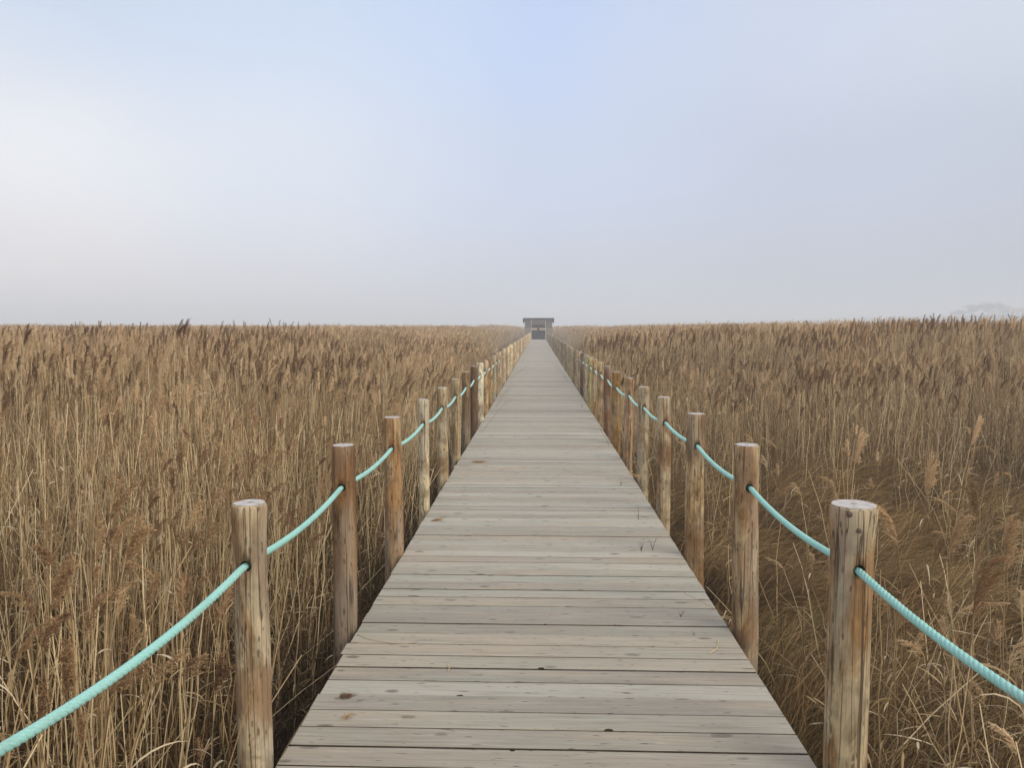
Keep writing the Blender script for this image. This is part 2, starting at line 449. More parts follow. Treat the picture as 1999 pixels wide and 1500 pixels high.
# brown weeping round the rope hole, and a brown band where the band property says so
hx_, hy_, hz_ = nt.sep(tc)
hd = nt.vmath('LENGTH', nt.comb(nt.math('DIVIDE', hx_, .030), nt.math('DIVIDE', nt.math('SUBTRACT', hz_, .755), .10), 0.0))
hd = nt.math('ADD', hd, nt.math('MULTIPLY', nt.math('SUBTRACT', fine, 0.5), 1.2))
c = nt.mix(nt.ramp(hd, [(0.55, 0.75), (1.0, 0.0)]), c, nt.mix(0.75, c, srgb(122,84,46)))
band = nt.attr("band", 'OBJECT').outputs["Fac"]
bd = nt.math('ADD', nt.math('ABSOLUTE', nt.math('DIVIDE', nt.math('SUBTRACT', hz_, band), .13)), nt.math('ADD', nt.math('MULTIPLY', nt.math('SUBTRACT', pn, 0.5), 5.0), nt.math('MULTIPLY', nt.math('SUBTRACT', fine, 0.5), 1.5)))
c = nt.mix(nt.ramp(bd, [(0.35, 0.85), (0.95, 0.0)]), c, nt.mix(0.75, c, srgb(118,82,46)))
# drying cracks: thin lines running with the grain
ck = nt.noise(nt.mapv(sv, (34, 34, 0.55)), 1.0, 1, 0.4)
crack = nt.ramp(nt.math('ABSOLUTE', nt.math('SUBTRACT', ck, 0.55)), [(0.0, 1.0), (0.026, 0.0)])
c = nt.mix(nt.math('MULTIPLY', crack, 0.9), c, (.045,.030,.018))
# peeled-bark flecks
vf = nt.voro(nt.vmath('ADD', nt.mapv(sv, (72, 72, 20)), nt.comb(nt.math('MULTIPLY', fine, 1.1), nt.math('MULTIPLY', bl, 2.0), nt.math('MULTIPLY', gn, 1.2))), 1.0)
fk = nt.math('ADD', vf.outputs["Distance"], nt.math('MULTIPLY', fine, 0.5))
fk = nt.math('ADD', fk, nt.math('MULTIPLY', nt.sep(vf.outputs["Color"])[1], 0.75))
c = nt.mix(nt.ramp(fk, [(0.60, 0.8), (0.74, 0.0)]), c, (.10,.066,.040))
nt.put(b.inputs["Base Color"], c)
hh = nt.math('SUBTRACT', nt.math('MULTIPLY', fine, 0.4), crack)
nt.put(b.inputs["Normal"], nt.bump(hh, 0.5, 0.004))
b.inputs["Roughness"].default_value = 0.75; b.inputs["Specular IOR Level"].default_value = 0.25

m_end, nt, b = material("cut_end_grain")
tc = nt.new("ShaderNodeTexCoord").outputs["Object"]
ex, ey, ez = nt.sep(tc)
wob = nt.noise(nt.mapv(tc, (18, 18, 0)), 1.0, 2)
rr = nt.math('ADD', nt.vmath('LENGTH', nt.comb(ex, ey, 0.0)), nt.math('MULTIPLY', wob, 0.012))
rings = nt.math('SINE', nt.math('MULTIPLY', rr, 900.0))
c = nt.ramp(rings, [(0.2, srgb(178,172,169)), (0.9, srgb(204,199,196))])
c = nt.mix(nt.ramp(nt.noise(nt.mapv(tc, (35, 35, 1), (2, 5, 0)), 1.0, 4), [(0.46, 0.0), (0.66, 0.65)]), c, srgb(146,139,134))
c = nt.mix(nt.ramp(rr, [(0.010, 0.85), (0.022, 0.0)]), c, srgb(112,104,100))
nt.put(b.inputs["Base Color"], c); b.inputs["Roughness"].default_value = 0.85

m_knot = simple("log_knot", (.13,.095,.075), 0.4, 60, 0.8)

HOLE = 0.215           # rope hole below the post top
TOP = 0.975
BOT = GZ - 0.35
def post_mesh(rad, seed, top, flare=0.0, lean=(0, 0), hole=True, hi=True, chamfer=.008):
    sides = 40 if hi else 14; zs = list(np.linspace(BOT, top - chamfer, 44 if hi else 7))
    mb = MB(); V = []
    zs2 = zs + [top]
    for zi, z in enumerate(zs2):
        t = (z - 0.0) / 1.0
        cx = lean[0] * z + (.009 * mnoise.noise((z * 1.3, seed * 3.1, 0)) if hi else 0)
        cy = lean[1] * z + (.009 * mnoise.noise((z * 1.3, seed * 3.1, 9)) if hi else 0)
        r0 = rad * (1.0 - .03 * t) + flare * sst(.80, .97, z)
        if zi == len(zs2) - 1: r0 -= chamfer * .8
        for s in range(sides):
            a = 2 * math.pi * s / sides
            dr = .0062 * mnoise.noise((math.cos(a) * 1.6, math.sin(a) * 1.6, z * 2.2 + seed * 5)) + .0030 * mnoise.noise((math.cos(a) * 5, math.sin(a) * 5, z * 7 + seed * 5))
            rr = r0 + (dr if hi else 0)
            V.append((cx + math.cos(a) * rr, cy + math.sin(a) * rr, z))
    n = len(zs2); Q = []
    for k in range(n - 1):
        for s in range(sides):
            s2 = (s + 1) % sides; Q.append((k * sides + s, k * sides + s2, (k + 1) * sides + s2, (k + 1) * sides + s))
    V = np.array(V)
    topring = V[-sides:].copy()
    ctop = topring.mean(0); cbot = V[:sides].mean(0)
    V = np.vstack([V, ctop, cbot]); T = []
    for s in range(sides):
        s2 = (s + 1) % sides
        T.append(((n - 1) * sides + s, (n - 1) * sides + s2, n * sides)); T.append((s2, s, n * sides + 1))
    mb.add(V, Q, T)
    me = mb.mesh("log", m_post, smooth=True)
    # end grain lid, 2 mm proud
    mb = MB(); ring = (topring - ctop) * .985 + ctop
    V = np.vstack([ring + (0, 0, .0005), ring * 1.0 + (0, 0, .0025), [ctop + (0, 0, .0032)]]) - ctop
    Q = [(s, (s + 1) % sides, sides + (s + 1) % sides, sides + s) for s in range(sides)]
    T = [(sides + s, sides + (s + 1) % sides, 2 * sides) for s in range(sides)]
    mb.add(V, Q, T)
    lid = mb.mesh("end_grain", m_end, smooth=False)
    if hole:
        tmp = bpy.data.objects.new("tmp_log", me); COL.objects.link(tmp)
        cm = MB(); zc = top - HOLE
        cm.sweep([(lean[0] * zc, -.3, zc), (lean[0] * zc, 0, zc), (lean[0] * zc, .3, zc)], .0205, 20)
        cut = bpy.data.objects.new("tmp_cut", cm.mesh("cut", m_post)); COL.objects.link(cut)
        md = tmp.modifiers.new("b", 'BOOLEAN'); md.object = cut; md.operation = 'DIFFERENCE'; md.solver = 'EXACT'
        dg = bpy.context.evaluated_depsgraph_get(); dg.update()
        me2 = bpy.data.meshes.new_from_object(tmp.evaluated_get(dg))
        bpy.data.objects.remove(tmp); bpy.data.objects.remove(cut)
        if len(me2.polygons) > 50: me = me2
    return me, lid, ctop

SP = 1.367; Y1 = 2.757
# (radius, tint, stain, stain amount, dx, lean x, flare, top tweak)
GREY = (150,136,118); TAN = (172,146,112); WARM = (134,94,58); CREAM = (226,214,190); PALE = (188,168,138)
LEFT = [
 (.062, GREY, (140,100,62), .55, 0, 0, 0, 0, "timber rope post nearest the viewer on the left, before the brown-banded one"),
 (.0605, (174,156,130), (132,96,60), .40, 0, .004, .002, 0, "grey tan post with a brown band low down, holding the nearest left rope"),
 (.064, (136,104,72), (114,80,50), .56, 0, .004, 0, .003, "smooth warm brown post directly behind the brown-banded left post"),
 (.064, (170,142,106), (146,106,66), .56, .01, 0, 0, -.003, "half grey half orange brown post, third along the left row"),
 (.048, (188,172,146), (150,122,90), .30, .03, 0, 0, 0, "slim pale post with bark flecks, beside the orange brown left post"),
 (.058, (176,158,130), (128,92,58), .36, .03, 0, 0, 0, "pale beige post stained brown at its foot, fifth in the left row"),
 (.056, (162,142,110), (128,98,62), .42, .03, 0, 0, .004, "grey beige post, sixth in the left row"),
 (.058, (140,114,84), (104,80,56), .60, .03, 0, 0, .006, "brown grey dark-flecked post, seventh in the left row"),
 (.060, (118,90,62), (98,72,48), .62, .03, 0, 0, .02, "dark brown post with pale cut top, just before the cream white post"),
 (.058, CREAM, (206,190,160), .25, .03, 0, 0, .016, "cream white post standing out among the brown posts on the left"),
 (.058, (192,164,124), (150,112,72), .42, .03, 0, 0, 0, "warm tan post just beyond the cream white post"),
 (.056, (176,140,92), (140,104,64), .46, .03, 0, 0, 0, "yellowish tan post, second beyond the cream white post"),
 (.056, (168,162,140), (170,134,100), .40, .03, 0, 0, 0, "greyish post, third beyond the cream white post"),
 (.058, (166,142,116), (140,110,80), .48, .03, 0, 0, 0, "plain weathered post, fourth beyond the cream white post"),
]
RIGHT = [
 (.070, GREY, (140,100,62), .50, 0, 0, 0, 0, "timber rope post nearest the viewer on the right, before the thick knotty one"),
 (.0725, (172,152,122), (140,100,58), .46, 0, -.002, .010, 0, "thick grey tan post with flared knotty top holding the nearest right rope"),
 (.0665, (170,144,110), (132,90,52), .54, 0, .012, 0, .006, "tan post with chestnut streaks, second in the right row"),
 (.064, (170,144,108), (130,92,54), .50, 0, .004, 0, .02, "tan post with brown lower stain, third in the right row"),
 (.060, (170,150,122), (140,98,60), .48, 0, .006, 0, .016, "grey post with orange stain halfway up, fourth in the right row"),
 (.059, (162,146,122), (138,110,80), .34, 0, 0, 0, .002, "grey knotty post, fifth in the right row"),
 (.052, (170,140,112), (156,118,84), .40, 0, 0, 0, .01, "pinkish tan slim post, just before the ochre stained post"),
 (.062, (152,120,72), (132,96,46), .56, -.02, 0, 0, .008, "ochre stained post with mossy dark top, seventh in the right row"),
 (.058, (132,102,76), (124,84,58), .56, -.02, 0, 0, .02, "reddish brown post just beyond the ochre stained post"),
 (.056, (178,150,112), (130,92,60), .40, -.02, 0, 0, .02, "tan post with dark scar, second beyond the ochre stained post"),
 (.060, (184,152,102), (150,108,66), .40, -.02, 0, 0, .02, "yellowish tan post, third beyond the ochre stained post"),
 (.058, (168,156,108), (150,126,84), .36, -.02, 0, 0, .01, "greenish yellow post, fourth beyond the ochre stained post"),
 (.058, (164,154,136), (140,120,94), .40, -.02, 0, 0, .01, "grey post just before the dark reddish post on the right"),
 (.058, (112,76,54), (100,62,42), .60, -.02, 0, 0, 0, "dark reddish brown post far along the right row"),
]
NPOST = 76
far_meshes = [post_mesh(r_, 50 + q, TOP, hole=False, hi=False) for q, r_ in enumerate((.056, .060, .063, .058))]
farcols = [((206,184,150), (166,130,92)), ((188,168,140), (154,122,88)), ((196,162,128), (166,122,88)), ((214,196,164), (176,144,108)), ((166,138,110), (136,104,76)), ((192,178,152), (166,138,106))]
farcols_r = [((160,142,118), (128,104,78)), ((146,126,102), (120,92,66)), ((168,150,124), (140,112,80)), ((140,120,100), (112,88,66)), ((170,154,120), (140,116,80))]
hole_pts = {-1: [], 1: []}
for side, rows in ((-1, LEFT), (1, RIGHT)):
    for k in range(-1, NPOST):
        y = Y1 + SP * k + (random.uniform(-.03, .03) if k > 4 else 0)
        info = rows[k + 1] if k + 1 < len(rows) else None
        hprime = 0.627 if side < 0 else 0.617
        top = EYE - hprime
        xb = -1.034 if side < 0 else 1.100
        if info:
            rad, tn, stn, am, dxx, lean, flare, dt, lab = info
            x = xb + dxx; top += dt
            if k < 0: x += .07 * side; y -= .06
            me, lid, ct = post_mesh(rad, k + (3 if side < 0 else 40), top, flare, (lean * side * -1, 0), hole=True, hi=True)
            grp = "rope posts along the left edge" if side < 0 else "rope posts along the right edge"
        else:
            q = random.randrange(4); me, lid, ct = far_meshes[q]
            x = xb + random.uniform(-.012, .012) + (.02 if side < 0 else -.015); dz_ = random.uniform(-.02, .02)
            tn, stn = random.choice(farcols if side < 0 else farcols_r); am = random.uniform(.3, .55)
            if side < 0:
                lab = "distant timber post in the crowded left row, well beyond the cream white post"
            else:
                lab = "distant timber post in the crowded right row, beyond the dark reddish brown post"
            grp = "distant posts of the left row" if side < 0 else "distant posts of the right row"
            top = TOP + dz_
        o = bpy.data.objects.new("rope_post", me); link(o)
        o.location = (x, y, 0 if info else dz_)
        gm = lambda c_: tuple(min(255, w_ * (.88 * v_ + .12 * (sum(c_) / 3))) for v_, w_ in zip(c_, (.995, 1.0, .965)))
        o["tint"] = srgb(*gm(tn)); o["stain"] = srgb(*gm(stn)); o["stain_amount"] = am; o["band"] = {(-1, 0): .29, (-1, 4): .12, (-1, 8): .22, (1, 2): .10, (1, 3): .50, (1, 8): .45}.get((side, k), -9.0); o["seed"] = random.uniform(0, 10)
        tag(o, lab, "post", grp)
        if info or y < 45:
            e = bpy.data.objects.new("end_grain", lid); link(e, o); e.location = ct
            e.rotation_euler = (0, 0, 0)
        if info and side > 0 and k == 0:      # dark branch knots of the thick post
            for (az, zz_, rr_) in ((-118, top - .018, .0095), (-95, top - .073, .0085)):
                mk = MB(); a = R(az); rr0 = rad + flare * sst(.80, .97, zz_)
                d_ = Vector((math.cos(a), math.sin(a), 0))
                mk.sweep([d_ * (rr0 - .008) + Vector((0, 0, zz_)), d_ * (rr0 + .001) + Vector((0, 0, zz_)), d_ * (rr0 + .0035) + Vector((0, 0, zz_))], [rr_ * 1.05, rr_, rr_ * .6], 14)
                mk.build("branch_knot", m_knot, o, smooth=True)
        hole_pts[side].append(Vector((x, y, top - HOLE - .004)))

# ------------------------------------------------------------------ ropes
m_rope, nt, b = material("turquoise_rope")
tc = nt.new("ShaderNodeTexCoord").outputs["Object"]
rn = nt.noise(tc, 260, 3, 0.6); rn2 = nt.noise(tc, 9, 3)
oy = nt.sep(tc)[1]
c = nt.ramp(rn, [(0.3, (.24,.50,.46)), (0.7, (.36,.66,.61))])
c = nt.mix(nt.ramp(rn2, [(0.45, 0.0), (0.75, 0.35)]), c, (.42,.66,.60))
dirt = nt.noise(nt.mapv(tc, (30, 9, 30)), 1.0, 4, 0.65)
c = nt.mix(nt.ramp(dirt, [(0.50, 0.0), (0.72, 0.40)]), c, (.25,.34,.28))
c = nt.mix(nt.ramp(nt.math('DIVIDE', oy, 60.0), [(0.1, 0.0), (0.35, 0.6)]), c, (.62,.70,.64))  # distance haze put into the colour: rope pales further along
nt.put(b.inputs["Base Color"], c); b.inputs["Roughness"].default_value = 0.6
nt.put(b.inputs["Normal"], nt.bump(rn, 0.4, 0.002))
for side in (-1, 1):
    pts = hole_pts[side]; path = []
    sag = .034
    for a, bb in zip(pts[:-1], pts[1:]):
        near = a.y < 20
        n = 60 if near else 6
        sg = sag * random.uniform(.75, 1.15) * (1.25 if a.y < 2 else 1)
        for s in range(n):
            t = s / n; p = a.lerp(bb, t); te = min(1, max(0, (t - .05) / .9))
            p.z -= 4 * sg * te * (1 - te) if near else 4 * sg * t * (1 - t)
            path.append((p.x, p.y, p.z))
    path = np.array(path)
    path = np.vstack([path[0] + (path[0] - path[1]) * 2, path])
    nearp = path[path[:, 1] < 20.5]; farp = path[path[:, 1] >= 20.0]
    # resample the near part evenly and lay three strands round it
    dl = np.r_[0, np.cumsum(np.linalg.norm(np.diff(nearp, axis=0), axis=1))]
    N = int(dl[-1] / .0046); tt = np.linspace(0, dl[-1], N)
    core = np.stack([np.interp(tt, dl, nearp[:, q]) for q in range(3)], -1)
    # keep the bend smooth
    ker = np.ones(15) / 15
    for q in range(3):
        pad = np.pad(core[:, q], 7, mode='edge'); core[:, q] = np.convolve(pad, ker, mode='valid')
    Tn = unit(np.gradient(core, axis=0)); U = unit(np.cross(Tn, np.array([0, 0, 1.0]))); W = np.cross(Tn, U)
    mb = MB()
    for s in range(4):
        ph = tt / .088 * 2 * math.pi + s * math.pi / 2
        P = core + .0053 * (np.cos(ph)[:, None] * U + np.sin(ph)[:, None] * W)
        mb.sweep(P, .0083, 8)
    mb.sweep(farp, .0125, 6)
    # stopper knot behind the first post
    e0 = nearp[0]
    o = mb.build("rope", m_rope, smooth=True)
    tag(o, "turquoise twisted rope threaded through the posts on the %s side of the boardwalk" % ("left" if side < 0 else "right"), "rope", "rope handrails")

# ------------------------------------------------------------------ reeds
WIND = np.array([0.85, 0.15, 0.0])
def plume(mb, rng, P0, T0, L, wdir, hi=True, rnd=None, mat=2, fluff=1.0, dsc=1.0):
    """P0 (M,3) start, T0 (M,3) direction, L (M,) length, wdir (M,3) droop side"""
    M = len(P0); K = 6
    s = np.linspace(0, 1, K)[None, :, None]
    up = unit(T0)[:, None, :]
    droop = rng.uniform(.05, .75, (M, 1, 1)) * dsc
    Lb = L[:, None, None]
    ax = P0[:, None, :] + Lb * (s * up + droop * .55 * s ** 2.2 * wdir[:, None, :] - droop * np.array([0, 0, 1.0]) * .30 * s ** 2.6)
    if rnd is None: rnd = rng.random(M)
    side = unit(np.cross(up[:, 0], wdir + 1e-3))
    mb.ribbons(ax, np.broadcast_to(np.linspace(.0018, .0007, K)[None], (M, K)) * np.ones((M, 1)), side, rnd, mat)
    nb = 34 if hi else 13
    u = (np.arange(nb) + .5) / nb * .93 + .02
    idx = u * (K - 1); i0 = np.floor(idx).astype(int); fr = (idx - i0)[None, :, None]
    st = ax[:, i0] * (1 - fr) + ax[:, np.minimum(i0 + 1, K - 1)] * fr             # M,nb,3
    tang = unit(ax[:, np.minimum(i0 + 1, K - 1)] - ax[:, i0])
    az = rng.uniform(0, 2 * math.pi, (M, nb))
    out = np.stack([np.cos(az), np.sin(az), 0 * az], -1) * .75 + wdir[:, None, :] * .75
    d = unit(tang * rng.uniform(.75, 1.25, (M, nb, 1)) + out * rng.uniform(.3, .65, (M, nb, 1)) * fluff)
    bl = (L[:, None] * .46 * (1 - .62 * u[None])) * rng.uniform(.6, 1.15, (M, nb)) * np.sin(np.clip(u * 6 + .5, 0, math.pi / 2))[None]
    kk = 4; q = np.linspace(0, 1, kk)[None, None, :, None]
    dr = rng.uniform(.2, .75, (M, nb, 1, 1))
    bp = st[:, :, None, :] + bl[..., None, None] * (q * d[:, :, None, :] + q ** 2 * (wdir[:, None, None, :] * .30 * dr + np.array([0, 0, -.42]) * dr))
    bp = bp.reshape(M * nb, kk, 3)
    sd = unit(np.cross(d.reshape(-1, 3), rng.normal(size=(M * nb, 3))))
    if hi:
        wd = np.broadcast_to(np.array([.0007, .0020, .0019, .0005])[None], (M * nb, kk))
    else:
        wd = np.broadcast_to(np.array([.0015, .0052, .0045, .0008])[None], (M * nb, kk))
    rb = np.repeat(rnd, nb) + rng.uniform(-.07, .07, M * nb)
    mb.ribbons(bp, wd * np.ones((M * nb, 1)), sd, np.clip(rb, 0, .999), mat)
    if hi:
        ns = 6
        for _ in range(ns):
            f = rng.uniform(.25, .98, (M * nb, 1, 1)) * (kk - 1)
            j = np.minimum(np.floor(f[:, 0, 0]).astype(int), kk - 2); ff = f[:, 0] - j[:, None]
            ar = np.arange(M * nb)
            c0_ = bp[ar, j] * (1 - ff) + bp[ar, j + 1] * ff
            dd = unit(bp[ar, j + 1] - bp[ar, j] + rng.normal(size=(M * nb, 3)) * .012)
            ln = rng.uniform(.008, .017, (M * nb, 1))
            sp = np.stack([c0_, c0_ + dd * ln * .5, c0_ + dd * ln], 1)
            s2 = unit(np.cross(dd, rng.normal(size=(M * nb, 3))))
            mb.ribbons(sp, np.array([[.0005, .0021, .0004]]) * np.ones((M * nb, 1)), s2, np.clip(rb + rng.uniform(-.1, .1, M * nb), 0, .999), mat)

def stems(mb, rng, base, H, lean, K=8, r0=.0034, rnd=None):
    M = len(base); t = np.linspace(0, 1, K)[None, :, None]
    kink = rng.normal(0, .012, (M, K, 3)) * np.sin(t * math.pi); kink[..., 2] = 0
    P = base[:, None, :] + lean[:, None, :] * (.35 * t + .65 * t ** 2) * H[:, None, None] + np.array([0, 0, 1.0]) * t * H[:, None, None] * (1 - .3 * np.linalg.norm(lean, axis=1)[:, None, None] ** 2) + kink
    rad = np.linspace(1.0, .48, K)[None] * r0 * rng.uniform(.75, 1.25, (M, 1))
    mb.tubes(P, rad, 3, rnd, 0)
    return P

def leaves(mb, rng, P, per, rnd, tmin=.15, tmax=.9, L=(.16, .38), wmax=.0055, mat=1):
    M, K, _ = P.shape
    for _ in range(per):
        t = rng.uniform(tmin, tmax, M) * (K - 1); i0 = np.minimum(t.astype(int), K - 2); f = (t - i0)[:, None]
        ar = np.arange(M); p = P[ar, i0] * (1 - f) + P[ar, i0 + 1] * f
        az = rng.uniform(0, 2 * math.pi, M); h = np.stack([np.cos(az), np.sin(az), 0 * az], -1) + WIND * .4
        h = unit(h); ln = rng.uniform(L[0], L[1], M)[:, None, None]
        el = rng.uniform(.4, 1.3, M)[:, None, None]; bend = rng.uniform(.5, 2.6, M)[:, None, None]
        s = np.linspace(0, 1, 6)[None, :, None]
        ang = el - bend * s
        dxy = np.cumsum(np.cos(ang), 1) / 6; dzz = np.cumsum(np.sin(ang), 1) / 6
        Q = p[:, None, :] + ln * (h[:, None, :] * (dxy - dxy[:, :1]) + np.array([0, 0, 1.0]) * (dzz - dzz[:, :1]))
        sd = unit(np.cross(h, np.array([0, 0, 1.0])) + rng.normal(0, .5, (M, 3)))
        wd = np.array([[.45, 1, .95, .75, .45, .05]]) * rng.uniform(.45, 1, (M, 1)) * wmax
        mb.ribbons(Q, wd, sd, np.clip(rnd + rng.uniform(-.2, .2, M), 0, .999), mat)

def reed_clump(seed, n, rad, hi, pl=.55, hvar=.30, leanmax=.07, leafn=2, tone=(.2, .9), leafL=(.10, .26), dsc=1.0, fluff=1.0, pL=(.17, .30)):
    rng = np.random.default_rng(seed); mb = MB()
    a = rng.uniform(0, 2 * math.pi, n); r = rad * np.sqrt(rng.random(n))
    base = np.stack([np.cos(a) * r, np.sin(a) * r, np.full(n, -.05)], -1)
    H = 2.15 * (1 - hvar * rng.random(n) ** 1.6)
    la = rng.uniform(0, 2 * math.pi, n); lm = np.abs(rng.normal(0, leanmax, n))
    crooked = rng.random(n) < .10; lm[crooked] += rng.uniform(.15, .5, crooked.sum())
    lean = np.stack([np.cos(la), np.sin(la), 0 * la], -1) * lm[:, None] + WIND * .02
    rnd = rng.random(n)
    P = stems(mb, rng, base, H, lean, 8 if hi else 5, .0040 if hi else .0044, rnd)
    leaves(mb, rng, P, leafn, rnd, L=leafL)
    has = (rng.random(n) < pl) & ~crooked
    if has.any():
        m_ = has.sum(); wd = unit(WIND * .75 + rng.normal(0, .6, (m_, 3)) * np.array([1, 1, 0]))
        plume(mb, rng, P[has, -1], P[has, -1] - P[has, -2], rng.uniform(pL[0], pL[1], m_), wd, hi, rng.uniform(tone[0], tone[1], m_), dsc=dsc, fluff=fluff)
    return mb
def grass_clump(seed, n, rad, L=(.35, .8), mat=0, flow=.8, wmax=.0022, el=(.35, 1.35), bendr=(.6, 2.2), spread=3.2, shade=None):
    rng = np.random.default_rng(seed); mb = MB()
    a = rng.uniform(0, 2 * math.pi, n); r = rad * np.sqrt(rng.random(n))
    p = np.stack([np.cos(a) * r, np.sin(a) * r, np.full(n, -.03)], -1)
    az = rng.uniform(-spread, spread, n)
    h = unit(np.stack([np.cos(az), np.sin(az), 0 * az], -1) + np.array([flow, 0, 0]))
    ln = rng.uniform(L[0], L[1], n)[:, None, None]
    e = rng.uniform(el[0], el[1], n)[:, None, None]; bend = rng.uniform(bendr[0], bendr[1], n)[:, None, None]
    K = 8; s = np.linspace(0, 1, K)[None, :, None]; ang = e - bend * s ** 1.3
    dxy = np.cumsum(np.cos(ang), 1) / K; dzz = np.cumsum(np.sin(ang), 1) / K
    wig = rng.normal(0, .015, (n, K, 3)) * s
    Q = p[:, None, :] + ln * (h[:, None, :] * dxy + np.array([0, 0, 1.0]) * dzz) + wig * ln
    sd = unit(np.cross(h, np.array([0, 0, 1.0])) + rng.normal(0, .6, (n, 3)))
    wd = np.array([[.8, 1, 1, .95, .85, .7, .45, .08]]) * rng.uniform(.6, 1.2, (n, 1)) * wmax
    tone = np.clip(rng.random() * .40 + rng.normal(.08, .18, n), 0, .999)
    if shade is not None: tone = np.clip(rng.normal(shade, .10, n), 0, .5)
    mb.ribbons(Q, wd, sd, tone, mat)
    return mb

LIB = {}
def lib(cname, mbs, mats):
    c = bpy.data.collections.new(cname)
    for i_, mb_ in enumerate(mbs):
        o_ = bpy.data.objects.new("%s_%02d" % (cname, i_), mb_.mesh("%s_%02d" % (cname, i_), mats))
        c.objects.link(o_)
    LIB[cname] = (c, len(mbs))
RM = [M_STEM, M_LEAF, M_PLUME]
lib("reed_near", [reed_clump(100 + q, 17, .34, True, .26, tone=(.15, .62), pL=(.13, .24)) for q in range(9)], RM)
lib("reed_dark", [reed_clump(120 + q, 19, .34, True, .34, .24, tone=(.0, .33), dsc=.6, fluff=.75) for q in range(8)], RM)
lib("reed_mid", [reed_clump(160 + q, 19, .34, True, .36, .30, tone=(.5, 1.0), dsc=.6, fluff=.75) for q in range(8)], RM)
lib("reed_bare", [reed_clump(140 + q, 20, .34, True, .06, .45, .09, 2) for q in range(8)], RM)
lib("reed_far", [reed_clump(180 + q, 26, .42, False, .50, .30, .08, 2, tone=(.2, .85), dsc=.6, fluff=.7) for q in range(8)], RM)
lib("reed_pale", [reed_clump(200 + q, 26, .42, False, .50, .30, .08, 2, tone=(.5, 1.0)) for q in range(6)], RM)
lib("sedge", [grass_clump(220 + q, 150, .13, (.45, 1.10), flow=.9, wmax=.0026, el=(.75, 1.5), bendr=(.9, 2.6), spread=1.0) for q in range(7)], [M_SEDGE])
lib("thatch", [grass_clump(260 + q, 120, .32, (.25, .6), wmax=.0028, el=(.1, 1.0)) for q in range(6)], [M_SEDGE])
lib("green", [grass_clump(300 + q, 90, .22, (.3, .75), flow=.3, wmax=.0028, el=(.9, 1.5), bendr=(.3, 1.3)) for q in range(4)], [M_GREEN])
lib("under", [grass_clump(380 + q, 70, .26, (.45, 1.0), flow=.2, wmax=.0045, el=(1.1, 1.52), bendr=(.1, 1.2), shade=.0) for q in range(5)], [M_SEDGE])  # dark blades added so the gaps between stems read as deep shade
lib("straw", [reed_clump(340 + q, 5, .30, True, .26, .5, .13, 3, tone=(.5, 1.0), dsc=1.4, fluff=1.2) for q in range(10)], RM)

def scatter(name, cname, pts, rz, scl, idx, tilt=None):
    coll, n = LIB[cname]
    me = bpy.data.meshes.new(name); me.vertices.add(len(pts)); me.vertices.foreach_set("co", np.asarray(pts, np.float32).ravel())
    rot = np.zeros((len(pts), 3), np.float32); rot[:, 2] = rz
    if tilt is not None: rot[:, :2] = tilt
    for nm, arr in (("rot", rot), ("scl", np.asarray(scl, np.float32))):
        a_ = me.attributes.new(nm, 'FLOAT_VECTOR', 'POINT'); a_.data.foreach_set("vector", arr.ravel())
    a_ = me.attributes.new("idx", 'INT', 'POINT'); a_.data.foreach_set("value", np.asarray(idx, np.int32))
    return me, coll

